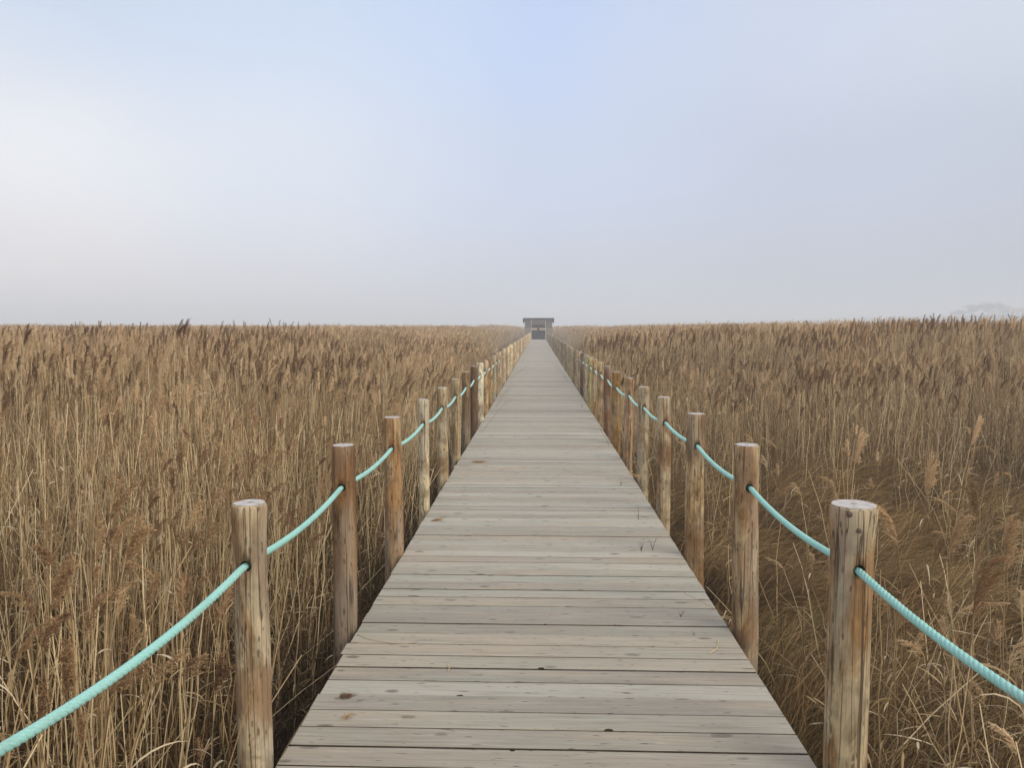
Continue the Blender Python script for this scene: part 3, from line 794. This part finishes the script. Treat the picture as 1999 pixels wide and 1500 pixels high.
def gn_object(name, layers):
    """one object; each layer = (points mesh attributes, library): joined instances"""
    allp = np.concatenate([l["p"] for l in layers]); N = len(allp)
    me = bpy.data.meshes.new(name); me.vertices.add(N); me.vertices.foreach_set("co", allp.astype(np.float32).ravel())
    rot = np.concatenate([l["r"] for l in layers]); scl = np.concatenate([l["s"] for l in layers])
    idx = np.concatenate([l["i"] for l in layers]); lay = np.concatenate([np.full(len(l["p"]), q) for q, l in enumerate(layers)])
    for nm, arr in (("rot", rot), ("scl", scl)):
        a_ = me.attributes.new(nm, 'FLOAT_VECTOR', 'POINT'); a_.data.foreach_set("vector", arr.astype(np.float32).ravel())
    for nm, arr in (("idx", idx), ("lay", lay)):
        a_ = me.attributes.new(nm, 'INT', 'POINT'); a_.data.foreach_set("value", arr.astype(np.int32))
    ng = bpy.data.node_groups.new(name + "_scatter", 'GeometryNodeTree')
    ng.interface.new_socket("Geometry", in_out='INPUT', socket_type='NodeSocketGeometry')
    ng.interface.new_socket("Geometry", in_out='OUTPUT', socket_type='NodeSocketGeometry')
    gi = ng.nodes.new("NodeGroupInput"); go = ng.nodes.new("NodeGroupOutput"); L = ng.links.new
    def na(nm, typ):
        nd = ng.nodes.new("GeometryNodeInputNamedAttribute"); nd.data_type = typ; nd.inputs["Name"].default_value = nm
        return nd.outputs["Attribute"]
    join = ng.nodes.new("GeometryNodeJoinGeometry")
    for q, l in enumerate(layers):
        ci = ng.nodes.new("GeometryNodeCollectionInfo"); ci.inputs["Collection"].default_value = LIB[l["lib"]][0]
        ci.inputs["Separate Children"].default_value = True; ci.inputs["Reset Children"].default_value = True
        cmp_ = ng.nodes.new("FunctionNodeCompare"); cmp_.data_type = 'INT'; cmp_.operation = 'EQUAL'
        L(na("lay", 'INT'), cmp_.inputs[2]); cmp_.inputs[3].default_value = q
        ip = ng.nodes.new("GeometryNodeInstanceOnPoints")
        L(gi.outputs[0], ip.inputs["Points"]); L(cmp_.outputs[0], ip.inputs["Selection"])
        L(ci.outputs[0], ip.inputs["Instance"]); ip.inputs["Pick Instance"].default_value = True
        L(na("idx", 'INT'), ip.inputs["Instance Index"]); L(na("rot", 'FLOAT_VECTOR'), ip.inputs["Rotation"])
        L(na("scl", 'FLOAT_VECTOR'), ip.inputs["Scale"]); L(ip.outputs[0], join.inputs[0])
    L(join.outputs[0], go.inputs[0])
    o = bpy.data.objects.new(name, me); link(o)
    md = o.modifiers.new("scatter", 'NODES'); md.node_group = ng
    return o

def grid(y0_, y1_, sp, latmax=lambda y: .86 * np.maximum(y, 0) + 7):
    ys = np.arange(y0_, y1_, sp); out = []
    for y in ys:
        lm = float(latmax(y)); xs = np.arange(-lm, lm, sp); out.append(np.stack([xs, np.full(len(xs), y)], -1))
    p = np.concatenate(out); p += RNG.uniform(-.48, .48, p.shape) * sp
    return p
def rows(p, zz_, hs, xy, libn, spin=True, tl=.05):
    n = len(p); k = LIB[libn][1]
    z = np.asarray(ground_h(p[:, 0], p[:, 1])) + zz_
    r = np.zeros((n, 3)); r[:, 2] = RNG.uniform(-.7, .7, n) if not spin else RNG.uniform(-math.pi, math.pi, n)
    r[:, :2] = RNG.normal(0, tl, (n, 2))
    s = np.stack([xy * np.ones(n), xy * np.ones(n), hs * np.ones(n)], -1)
    return dict(p=np.column_stack([p, z]), r=r, s=s, i=RNG.integers(0, k, n), lib=libn)

BASEH = 2.15 - .05
def field(p):
    """top of the reeds above the deck, and whether reeds grow here"""
    x, y = p[:, 0], p[:, 1]
    left = x < 0
    d = np.where(left, -x - .95, x - 1.02)
    nz = vnoise(x, y, .22, 3.0); nz2 = vnoise(x, y, .9, 8.0)
    hl = .62 + .28 * sst(.1, 2.0, d) + .40 * sst(2.0, 6.5, d) + .22 * sst(22, 60, y)
    hr = .42 + .30 * sst(.1, 3.5, d) + .17 * sst(3.5, 9, d) + .62 * sst(9.5, 21, y)
    h = np.where(left, hl, hr) + .18 * nz + .13 * nz2 + .10 * vnoise(x, y, .045, 5.5) + np.where(left, 0, .12 * sst(6, 14, d))
    strip = 2.3 * sst(24, 40, y) + .45 + .35 * nz2
    ok = d > strip
    edge = 10.3 + 1.2 * nz + .6 * nz2 - .25 * np.maximum(d - 5, 0)
    ok &= left | (y > edge)
    ok |= y > 113
    h = h + .26 * (y > 113) * (np.abs(x) < 9)
    return h, ok, d

layers = []
def mixed(p, h, parts, tops=True):
    """share the points out between several kinds of clump, in drifts"""
    drift = .5 + .5 * vnoise(p[:, 0], p[:, 1], .30, 21.0) + RNG.uniform(-.22, .22, len(p))
    lo_ = 0.0; q_ = np.argsort(np.argsort(drift)) / len(p)
    for nm, share, hm, xy in parts:
        m_ = (q_ >= lo_) & (q_ < lo_ + share); lo_ += share
        layers.append(rows(p[m_], 0, (h[m_] - GZ) / BASEH * RNG.uniform(hm[0], hm[1], m_.sum()), xy, nm, spin=(nm == "reed_bare")))
p = grid(-3.5, 7.5, .34); h, ok, d = field(p); p = p[ok]; h = h[ok]
lw = RNG.random(len(p)) < .45; layers.append(rows(p[lw], 0, RNG.uniform(.28, .5, lw.sum()), 1.05, "reed_bare", tl=.12))
mixed(p, h, [("reed_bare", .70, (.78, 1.02), 1.0), ("reed_near", .301, (.92, 1.04), 1.0)])
p = grid(7.5, 26, .42); h, ok, d = field(p); p = p[ok]; h = h[ok]
lf = p[:, 0] < 0
mixed(p[lf], h[lf], [("reed_dark", .22, (.95, 1.08), 1.1), ("reed_mid", .50, (.93, 1.03), 1.1), ("reed_bare", .281, (.85, 1.0), 1.1)])
mixed(p[~lf], h[~lf], [("reed_dark", .34, (.95, 1.06), 1.1), ("reed_mid", .40, (.93, 1.03), 1.1), ("reed_bare", .261, (.85, 1.0), 1.1)])
p = grid(26, 75, .64); h, ok, d = field(p); p = p[ok]; h = h[ok]
mixed(p, h, [("reed_far", .55, (.95, 1.03), 1.5), ("reed_pale", .451, (.95, 1.03), 1.5)])
p = grid(75, 250, 1.35); h, ok, d = field(p); p = p[ok]; h = h[ok]
mixed(p, h, [("reed_far", .3, (.95, 1.03), 2.7), ("reed_pale", .701, (.95, 1.04), 2.7)])
# thin straggling stalks in front of the right-hand stand
p = grid(.5, 11, .55); p = p[(p[:, 0] > 1.35) & (RNG.random(len(p)) < .85)]
layers.append(rows(p, 0, RNG.uniform(.42, .78, len(p)), 1.0, "straw"))
p = grid(.3, 4.6, .33); p = p[(p[:, 0] > 1.45 + .12 * p[:, 1]) & (RNG.random(len(p)) < .62)]
layers.append(rows(p, 0, RNG.uniform(.36, .66, len(p)), 1.1, "straw", tl=.07))
p = grid(.3, 5.0, .5); p = p[(p[:, 0] > 1.9) & (vnoise(p[:, 0], p[:, 1], .7, 51.0) > .05)]
layers.append(rows(p, 0, RNG.uniform(.30, .55, len(p)), 1.2, "reed_bare", tl=.10))
reeds = gn_object("reed_bed", layers)
tag(reeds, "dense bed of dry tan reeds with brown feathery plumes filling both sides", "reeds", kind="stuff")

layers = []
p = grid(-3.5, 13, .24); m_ = (p[:, 0] > 1.2) & (p[:, 1] < 12.5); p = p[m_]
cover = vnoise(p[:, 0], p[:, 1], 1.1, 31.0); p = p[cover > -.22]
hh_ = .72 + .30 * vnoise(p[:, 0], p[:, 1], .6, 2.0) + .40 * sst(5, 11, p[:, 1])
lay_ = rows(p, 0, hh_, 1.05, "sedge", tl=.12)
lay_["r"][:, 2] = 2.2 * vnoise(p[:, 0], p[:, 1], .28, 41.0) + .2 + RNG.normal(0, .25, len(p))
layers.append(lay_)
p = grid(-3.5, 12, .34); p = p[p[:, 0] > 1.15]
layers.append(rows(p, 0, RNG.uniform(.5, .9, len(p)), 1.0, "thatch", tl=.1))
p = grid(-3.5, 13, .27); p = p[p[:, 0] < -1.05]
layers.append(rows(p, 0, RNG.uniform(.8, 1.5, len(p)), 1.05, "thatch", tl=.12))
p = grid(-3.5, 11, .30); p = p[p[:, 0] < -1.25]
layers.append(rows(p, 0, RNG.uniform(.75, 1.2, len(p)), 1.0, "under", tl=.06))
p = grid(12, 60, .5, lambda y: 5.0); p = p[np.abs(p[:, 0]) > 1.15]
layers.append(rows(p, 0, RNG.uniform(.7, 1.25, len(p)) * 1.1, 1.5, "sedge", tl=.1))
p = grid(60, 160, .9, lambda y: 6.0); p = p[np.abs(p[:, 0]) > 1.3]
layers.append(rows(p, 0, RNG.uniform(.8, 1.3, len(p)) * 1.1, 2.4, "sedge", tl=.1))
grass = gn_object("sedge_grass", layers)
tag(grass, "matted brown sedge and dead grass covering the marsh beside the boardwalk", "grass", kind="stuff")

p = grid(2, 18, .8); p = p[(np.abs(p[:, 0]) > 1.3)]
g_ = vnoise(p[:, 0], p[:, 1], .45, 17.0); p = p[g_ > .10]
gg = gn_object("green_grass", [rows(p, 0, RNG.uniform(.8, 1.4, len(p)), 1.1, "green", tl=.1)])
tag(gg, "patches of fresh green grass showing between the dry reeds", "grass", kind="stuff")

# single reeds that stand out
def single_reed(base, top, label, pl=.28, wdir=(1, .1, 0), rnd=.25, fluff=1.0, seed=0, leafn=4, dense=1, group=None, r0=.0036, tone=None):
    rng = np.random.default_rng(900 + seed)
    base = Vector(base); top = Vector(top); root = empty("reed", tuple(base))
    v = top - base; H = v.z
    mb = MB(); P0 = np.array([[0, 0, -.05]])
    t = np.linspace(0, 1, 14)[None, :, None]
    lat = np.array([[[v.x, v.y, 0]]])
    P = P0[:, None, :] + lat * (.3 * t + .7 * t ** 2) + np.array([0, 0, 1.0]) * t * (H + .05)
    P[..., :2] += (rng.normal(0, .006, (1, 14, 2)) * np.sin(t * math.pi))
    mb.tubes(P, np.linspace(1, .5, 14)[None] * r0, 5, np.array([tone if tone is not None else rng.random()]), 0)
    mb.build("stem", RM, root, smooth=True)
    mb = MB(); plume(mb, rng, P[:, -1], P[:, -1] - P[:, -2], np.array([pl]), unit(np.array([wdir], float)), True, np.array([rnd]), 2, fluff)
    plume(mb, rng, P[:, -2] * .3 + P[:, -1] * .7, P[:, -1] - P[:, -2], np.array([pl * .9]), unit(np.array([wdir], float)), True, np.array([rnd]), 2, fluff * .8)
    for _ in range(dense):
        plume(mb, rng, P[:, -1] * .8 + P[:, -2] * .2, P[:, -1] - P[:, -2], np.array([pl]), unit(np.array([wdir], float)), True, np.array([rnd]), 2, fluff * 1.1)
    mb.build("plume", RM, root)
    for q in range(leafn):
        mb = MB(); leaves(mb, rng, P, 1, np.array([rng.random()]), .25, .9, (.18, .34), .0062)
        mb.build("leaf", RM, root)
    tag(root, label, "reed", group)
    return root
def reed_px(px, py, Y, label, lean=(-.1, 0), **kw):
    """plume foot seen at this pixel, Y metres ahead"""
    t_ = at(px, py, Y); single_reed((t_.x + lean[0], t_.y + lean[1], GZ), t_, label, **kw)
FG = "reeds standing alone in front of the right-hand stand"
reed_px(1808, 965, 5.2, "tall straw reed with a thick golden plume rising beyond the thick knotty post", lean=(.06, .1), pl=.30, wdir=(.3, .2, 0), rnd=0.85, seed=1, dense=2, group=FG)
reed_px(1668, 905, 6.6, "pale reed with a slim cream plume directly above the thick knotty post", lean=(-.05, 0), pl=.30, wdir=(.6, .1, 0), rnd=0.9, fluff=.6, seed=2, dense=2, group=FG, tone=.8)
reed_px(1752, 1060, 4.1, "short reed with an arching tan plume beside the thick knotty post", lean=(.15, .1), pl=.24, wdir=(-.8, .1, 0), rnd=0.75, seed=3, dense=2, group=FG)
reed_px(1908, 1010, 4.6, "reed with an upright slim brown plume at the right edge of the marsh", lean=(.05, .1), pl=.26, wdir=(-.4, .1, 0), rnd=0.4, fluff=.5, seed=4, group=FG)
reed_px(1900, 1200, 3.1, "dark brown drooping reed plume hanging over the nearest right rope", lean=(.05, .05), pl=.30, wdir=(.5, -.2, 0), rnd=0.3, seed=5, dense=2, group=FG)
reed_px(1960, 1110, 3.9, "bushy reddish reed plume at the right border above the rope", lean=(.1, .1), pl=.30, wdir=(.9, .1, 0), rnd=0.55, fluff=1.5, seed=6, dense=2, group=FG)
reed_px(1850, 1080, 4.4, "feathery tan reed plume arching right between the two nearest right plumes", lean=(-.1, .1), pl=.26, wdir=(.9, .1, 0), rnd=0.75, fluff=1.3, seed=7, dense=2, group=FG)
reed_px(1895, 870, 8.2, "pale reed with a narrow cream plume in front of the dense right stand", lean=(-.1, .1), pl=.32, wdir=(.3, .1, 0), rnd=0.9, fluff=.6, seed=8, dense=2, group=FG, tone=.8)
FL = "reeds standing out on the left"
reed_px(418, 1345, 2.95, "broken reed with a round fluffy brown plume leaning against the brown-banded left post", lean=(-.04, .03), pl=.15, wdir=(.9, -.1, 0), rnd=0.4, fluff=1.7, seed=11, group=FL)
reed_px(345, 658, 10.5, "dark plumed reed rising above the horizon on the left, the left one of the pair", lean=(-.15, 0), pl=.26, wdir=(.5, 0, 0), rnd=0.05, seed=12, group=FL)
reed_px(357, 656, 10.8, "dark plumed reed rising above the horizon on the left, the right one of the pair", lean=(-.05, 0), pl=.27, wdir=(.2, 0, 0), rnd=0.05, seed=13, group=FL)
reed_px(46, 672, 9.2, "dark plumed reed curving above the others near the left border", lean=(-.15, 0), pl=.26, wdir=(.4, 0, 0), rnd=0.05, seed=14, group=FL)
reed_px(245, 1090, 3.4, "feathery tan reed plume drooping right above the nearest left rope", lean=(-.2, 0), pl=.20, wdir=(.9, .1, 0), rnd=.5, fluff=1.2, seed=15, dense=2, group=FL)
reed_px(130, 1350, 2.35, "brown hanging reed plume just above the nearest left rope", lean=(.05, .05), pl=.20, wdir=(.3, -.2, 0), rnd=.5, seed=16, group=FL)
reed_px(100, 1180, 2.6, "loose feathery reed plume at the left border", lean=(-.1, 0), pl=.20, wdir=(.9, 0, 0), rnd=.5, fluff=1.4, seed=17, group=FL)
reed_px(215, 1010, 3.9, "pair-headed tan reed plume bending right over the left stand", lean=(-.2, 0), pl=.20, wdir=(.9, .1, 0), rnd=.5, seed=18, group=FL)

# ------------------------------------------------------------------ litter on the deck
def tuft(px, py, ang, L, n, label, rnd, spread, sd):
    p_ = on_z(px, py, 0); rng = np.random.default_rng(sd); root_o = (p_.x, p_.y, 0)
    a = rng.normal(ang, spread, n); st = rng.uniform(-.35, .3, n) * L
    ln = L * rng.uniform(.3, .9, n); bend = rng.normal(0, .9, n)
    s_ = np.linspace(0, 1, 6)[None, :]
    aa = a[:, None] + bend[:, None] * s_
    x_ = st[:, None] * math.cos(ang) + ln[:, None] * np.cumsum(np.cos(aa), 1) / 6; y_ = st[:, None] * math.sin(ang) + rng.normal(0, .1 * L, (n, 1)) + ln[:, None] * np.cumsum(np.sin(aa), 1) / 6
    z_ = .003 + np.abs(rng.normal(0, .006, (n, 1))) * np.sin(s_ * 2.6)
    mb = MB(); mb.ribbons(np.stack([x_, y_, z_ * np.ones_like(x_)], -1), np.array([[.0005, .0011, .0013, .0011, .0008, .0003]]) * np.ones((n, 1)), unit(np.stack([-np.sin(a), np.cos(a), .4 * np.ones(n)], -1)), np.clip(rnd + rng.normal(0, .15, n), 0, .99), 2)
    o_ = mb.build("reed_tuft", RM, loc=root_o); tag(o_, label, "reed tuft", "reed bits lying on the deck")
tuft(668, 1362, R(5), .065, 60, "brown reed tuft lying on a near plank at the left", .10, .5, 1)
tuft(672, 1405, R(60), .060, 22, "thin wisp of reed lying on the plank nearest the left edge", .45, .8, 2)
tuft(926, 903, R(4), .17, 130, "brown reed plume lying across the left deck edge past the fifth post", .35, .35, 3)
tuft(893, 910, R(12), .20, 9, "loose stalk bits trailing over the left deck edge by the brown plume", .1, .35, 5)
tuft(846, 1018, R(35), .11, 70, "small reddish reed plume lying on the left deck edge", .45, .3, 4)
def straw(pxs, label):
    pts = [on_z(x_, y_, .006) for x_, y_ in pxs]; c0_ = pts[0]
    mb = MB(); mb.sweep([(q.x - c0_.x, q.y - c0_.y, .0045) for q in pts], np.linspace(.0022, .0012, len(pts)), 5, rnd=.8)
    o_ = mb.build("fallen_straw", RM, loc=(c0_.x, c0_.y, 0)); tag(o_, label, "straw", "straws lying on the deck")
straw([(698, 1238), (715, 1246), (740, 1252), (770, 1256), (795, 1257)], "long bent straw lying on the deck beside the smooth brown post")
straw([(1385, 1275), (1398, 1268), (1403, 1258), (1402, 1248)], "short dark straw near the right deck edge")
straw([(875, 1298), (877, 1304), (875, 1311)], "tiny straw on the middle of the near planks")
def sprout(px, py, h_, n, label, sd):
    p_ = on_z(px, py, 0); rng = np.random.default_rng(sd); mb = MB()
    for q in range(n):
        a_ = rng.uniform(0, 6.28); l_ = rng.uniform(.1, .5) * h_
        hh2 = h_ * rng.uniform(.5, 1)
        s_ = np.linspace(0, 1, 5)
        P = np.stack([math.cos(a_) * l_ * s_ ** 1.5, math.sin(a_) * l_ * s_ ** 1.5 * .4, -.01 + hh2 * s_], -1)
        mb.sweep(P, np.linspace(.0015, .0006, 5), 4, rnd=float(rng.random() * .22))
    o_ = mb.build("grass_sprout", [M_SEDGE], loc=(p_.x, p_.y, 0)); tag(o_, label, "sprout", "sprouts growing through the deck gaps")
sprout(1213, 948, .11, 5, "dark sprout between planks, tallest one on the right half of the deck", 1)
sprout(1247, 1015, .13, 3, "thin sprout between planks near the right edge, below the tallest sprout", 2)
sprout(1252, 1076, .09, 5, "tuft of thin sprouts near the right deck edge, left of a similar tuft", 3)
sprout(1274, 1074, .10, 4, "tuft of thin sprouts close to the right deck edge, right of a similar tuft", 4)
sprout(1136, 796, .10, 5, "dark tuft by the right deck edge before the ochre stained post", 5)
sprout(1329, 1204, .05, 4, "small dark sprout at the right end of a middle plank gap", 6)
sprout(1355, 1240, .04, 3, "tiny sprout close to the right deck edge beside the chestnut streaked post", 7)

# ------------------------------------------------------------------ bird hide
m_hide = simple("grey_board", (.225,.19,.16), 0.22, 7, 0.85)
m_hide_l = simple("pale_board", (.44,.40,.35), 0.15, 7, 0.85)
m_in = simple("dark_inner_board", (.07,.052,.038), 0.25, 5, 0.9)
m_roof = simple("dark_roofing", (.045,.048,.058), 0.2, 5, 0.7)
HY = 107.6
hx = at(1051, 663, HY).x
hide = empty("bird_hide", (hx, HY, 0)); tag(hide, "small slatted grey timber hut with dark doorway at the end of the boardwalk", "hut")
W2 = 1.88; OW = .93; HT = 2.86; DEP = 3.2
def bx(name, lo, hi, mat):
    mb_ = MB(); mb_.box(lo, hi); return mb_.build(name, mat, hide)
bx("floor", (-W2, .03, -.16), (W2, DEP, .012), m_hide)
for s in (-1, 1):
    mb_ = MB(); z = -.6; q = 0
    while z < 2.68:
        a_, b_ = sorted((s * (OW + .09), s * (W2 - .09)))
        mb_.box((a_, .02, z), (b_, .045, z + (.125 if z < 1.55 else .095))); z += .155 if z < 1.55 else .19
    mb_.build("slat_wall", m_hide, hide)
    # backing behind the lower slats
    bx("wall_lining", (min(s * (OW + .09), s * (W2 - .09)), .06, -.6), (max(s * (OW + .09), s * (W2 - .09)), .08, 1.40), m_hide)
    bx("gap_shade_sheet", (min(s * (OW + .09), s * (W2 - .09)), .085, 1.42), (max(s * (OW + .09), s * (W2 - .09)), .10, 2.66), m_in)  # added dark sheet, stands in for shade between the upper slats
    mb_ = MB(); mb_.box((s * OW - .0 if s > 0 else -OW - .088, 0, GZ - .2), (s * OW + .088 if s > 0 else -OW, .09, 2.72)); mb_.build("door_post", m_hide_l, hide)
    mb_ = MB(); mb_.box((s * W2 - (.088 if s > 0 else 0), 0, GZ - .2), (s * W2 + (0 if s > 0 else .088), .09, 2.72)); mb_.build("corner_post", m_hide, hide)
    mb_ = MB(); z = -.6
    while z < 2.3:
        xx = s * W2
        mb_.box((xx - .03, .1, z), (xx - .005, DEP - .05, z + .125)) if s > 0 else mb_.box((xx + .005, .1, z), (xx + .03, DEP - .05, z + .125)); z += .155
    mb_.build("side_wall", m_hide, hide)
mb_ = MB(); z = 2.07
while z < 2.66:
    mb_.box((-OW, .02, z), (OW, .045, z + .095)); z += .19
mb_.build("slat_lintel", m_hide, hide)
bx("lintel_shade_sheet", (-OW, .06, 2.07), (OW, .08, 2.66), m_in)  # added dark sheet, gives the lintel slat gaps their shade
bx("head_board", (-W2, -.012, 2.66), (W2, .018, 2.84), m_hide)
# back wall with two viewing slots at eye level
mb_ = MB()
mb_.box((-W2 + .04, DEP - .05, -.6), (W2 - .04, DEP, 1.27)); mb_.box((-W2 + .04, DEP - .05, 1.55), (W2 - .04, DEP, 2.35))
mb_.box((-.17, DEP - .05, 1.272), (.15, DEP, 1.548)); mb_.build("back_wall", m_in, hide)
bx("viewing_shelf", (-W2 + .05, DEP - .45, 1.20), (W2 - .05, DEP - .055, 1.24), m_hide)
bx("bench", (-W2 + .05, DEP - 1.1, .44), (W2 - .05, DEP - .75, .49), m_in)
# mono-pitch roof falling to the back
ov = .20; z1, z2 = 2.92, 2.42
mb_ = MB(); mb_.hexa([(-W2 - ov, -.25, z1 - .07), (W2 + ov, -.25, z1 - .07), (W2 + ov, DEP + .3, z2 - .07), (-W2 - ov, DEP + .3, z2 - .07), (-W2 - ov, -.25, z1), (W2 + ov, -.25, z1), (W2 + ov, DEP + .3, z2), (-W2 - ov, DEP + .3, z2)])
roof = mb_.build("roof", m_roof, hide)
for s in (-1, 1):
    x0_, x1_ = sorted((s * (W2 + ov + .003), s * (W2 + ov + .04)))
    mb_ = MB(); mb_.hexa([(x0_, -.28, z1 - .52), (x1_, -.28, z1 - .52), (x1_, DEP + .33, z2 - .30), (x0_, DEP + .33, z2 - .30), (x0_, -.28, z1 + .02), (x1_, -.28, z1 + .02), (x1_, DEP + .33, z2 + .02), (x0_, DEP + .33, z2 + .02)])
    mb_.build("barge_board", m_roof, roof)

# ------------------------------------------------------------------ far shore: trees and houses in the mist
m_bark = simple("bark", (.12,.095,.07), 0.3, 3)
m_fol = simple("evergreen_foliage", (.075,.085,.05), 0.5, .8)
m_white = simple("white_render", (.80,.79,.76), 0.04, 2, 0.8)
m_tile = simple("roof_tile", (.36,.20,.13), 0.2, 2)
m_glass = simple("dark_window", (.05,.06,.07), 0.1, 2, 0.3)
def tree(px, Y, ztop, wid, label, sd):
    c_ = at(px, 640, Y); gz = float(ground_h(c_.x, Y)); rng = np.random.default_rng(sd)
    root = empty("tree", (c_.x, Y, gz)); H = ztop - gz
    mb = MB(); mb.sweep([(0, 0, -.4), (.1, 0, H * .3), (.25, .1, H * .75)], [.32, .24, .08], 8)
    for q in range(7):
        a_ = q * 0.9 + rng.random(); z_ = H * rng.uniform(.3, .6); r_ = wid * rng.uniform(.25, .45)
        mb.sweep([(.1, 0, z_), (math.cos(a_) * r_ * .5, math.sin(a_) * r_ * .5, z_ + H * .12), (math.cos(a_) * r_, math.sin(a_) * r_, z_ + H * .2)], [.12, .08, .03], 5)
    mb.build("trunk", m_bark, root, smooth=True)
    n = 3600; cl = 26
    cc = rng.normal(size=(cl, 3)) * np.array([wid * .26, wid * .26, H * .17]) + np.array([0, 0, H * .60])
    cc[:, 2] = np.clip(cc[:, 2], H * .25, H * .9)
    w_ = rng.integers(0, cl, n); p_ = cc[w_] + rng.normal(size=(n, 3)) * np.array([wid * .085, wid * .085, H * .06])
    d_ = unit(rng.normal(size=(n, 3))); l_ = rng.uniform(.12, .3, (n, 1, 1))
    P = np.stack([p_ - d_ * l_[:, 0], p_, p_ + d_ * l_[:, 0]], 1)
    mb = MB(); mb.ribbons(P, np.array([[.02, .13, .02]]) * np.ones((n, 1)), unit(np.cross(d_, rng.normal(size=(n, 3)))), rng.random(n))
    mb.build("crown", m_fol, root)
    tag(root, label, "tree", "misty trees on the far right horizon")
tree(1928, 556, 20.6, 15, "tallest misty tree with a rounded crown on the far right horizon", 1)
tree(1900, 570, 17.6, 11, "misty tree left of the tallest rounded one on the right horizon", 2)
tree(1950, 576, 18.8, 11, "misty tree right of the tallest rounded one, above the tiny white house", 3)
tree(1872, 580, 14.4, 10, "low misty tree at the left end of the far trees", 4)
tree(1972, 586, 16.0, 11, "low misty tree behind the pale building at the right border", 5)
def house(px, Y, wd, dp, eave, ridge, label, name="house"):
    c_ = at(px, 640, Y); gz = float(ground_h(c_.x, Y))
    root = empty(name, (c_.x, Y, gz), -R(28))
    mb = MB(); mb.box((-wd / 2, -dp / 2, -.5), (wd / 2, dp / 2, eave))
    mb.add([(-wd/2, -dp/2, eave), (-wd/2, dp/2, eave), (-wd/2, 0, ridge), (wd/2, -dp/2, eave), (wd/2, dp/2, eave), (wd/2, 0, ridge)], None, [(0, 2, 1), (3, 4, 5)])
    mb.build("wall", m_white, root)
    mb = MB()
    for s in (-1, 1):
        y1_ = s * (dp / 2 + .4); z1_ = eave - .25
        mb.hexa([(-wd/2-.4, y1_, z1_), (wd/2+.4, y1_, z1_), (wd/2+.4, 0, ridge + .03), (-wd/2-.4, 0, ridge + .03), (-wd/2-.4, y1_, z1_+.2), (wd/2+.4, y1_, z1_+.2), (wd/2+.4, 0, ridge+.23), (-wd/2-.4, 0, ridge+.23)])
    rf = mb.build("roof", m_tile, root)
    mb = MB(); mb.box((wd*.2, -.4, ridge - .5), (wd*.2 + .7, .4, ridge + 1.0)); mb.build("chimney", m_white, rf)
    nwin = max(2, int(wd // 3))
    for q in range(nwin):
        x_ = -wd / 2 + (q + .5) * wd / nwin
        mb = MB(); mb.box((x_ - .5, -dp / 2 - .04, eave - 1.9), (x_ + .5, -dp / 2 - .003, eave - .7)); mb.build("window", m_glass, root)
    tag(root, label, "house", "white houses on the far right horizon")
house(1938, 540, 3.6, 6, 3.6, 4.9, "tiny white house below the misty trees on the right horizon")
house(1995, 536, 15, 9, 2.2, 4.4, "long pale house at the right border on the misty horizon")

# ------------------------------------------------------------------ mist
mb = MB(); mb.box((-905, -105, GZ - 1.0), (905, 1105, 22.5))
m = bpy.data.materials.new("mist"); m.use_nodes = True; nt = NT(m.node_tree); nt.n.clear()
pv = nt.new("ShaderNodeVolumePrincipled"); nt.put(pv.inputs["Color"], (.895, .94, 1.0)); pv.inputs["Density"].default_value = 0.0028
pv.inputs["Anisotropy"].default_value = 0.0
mo = nt.new("ShaderNodeOutputMaterial"); nt.l.new(pv.outputs[0], mo.inputs["Volume"])
hz = mb.build("haze", m); tag(hz, "pale morning mist over the whole marsh", "mist", kind="stuff"); hz.display_type = 'WIRE'

# ------------------------------------------------------------------ render
scene.view_settings.view_transform = 'Standard'; scene.view_settings.look = 'None'
scene.view_settings.exposure = 0.0; scene.view_settings.gamma = 1.0
cy = scene.cycles
cy.max_bounces = 6; cy.diffuse_bounces = 2; cy.glossy_bounces = 2; cy.transmission_bounces = 3; cy.volume_bounces = 4; cy.transparent_max_bounces = 8
cy.use_denoising = True
cy.sample_clamp_indirect = 4.0
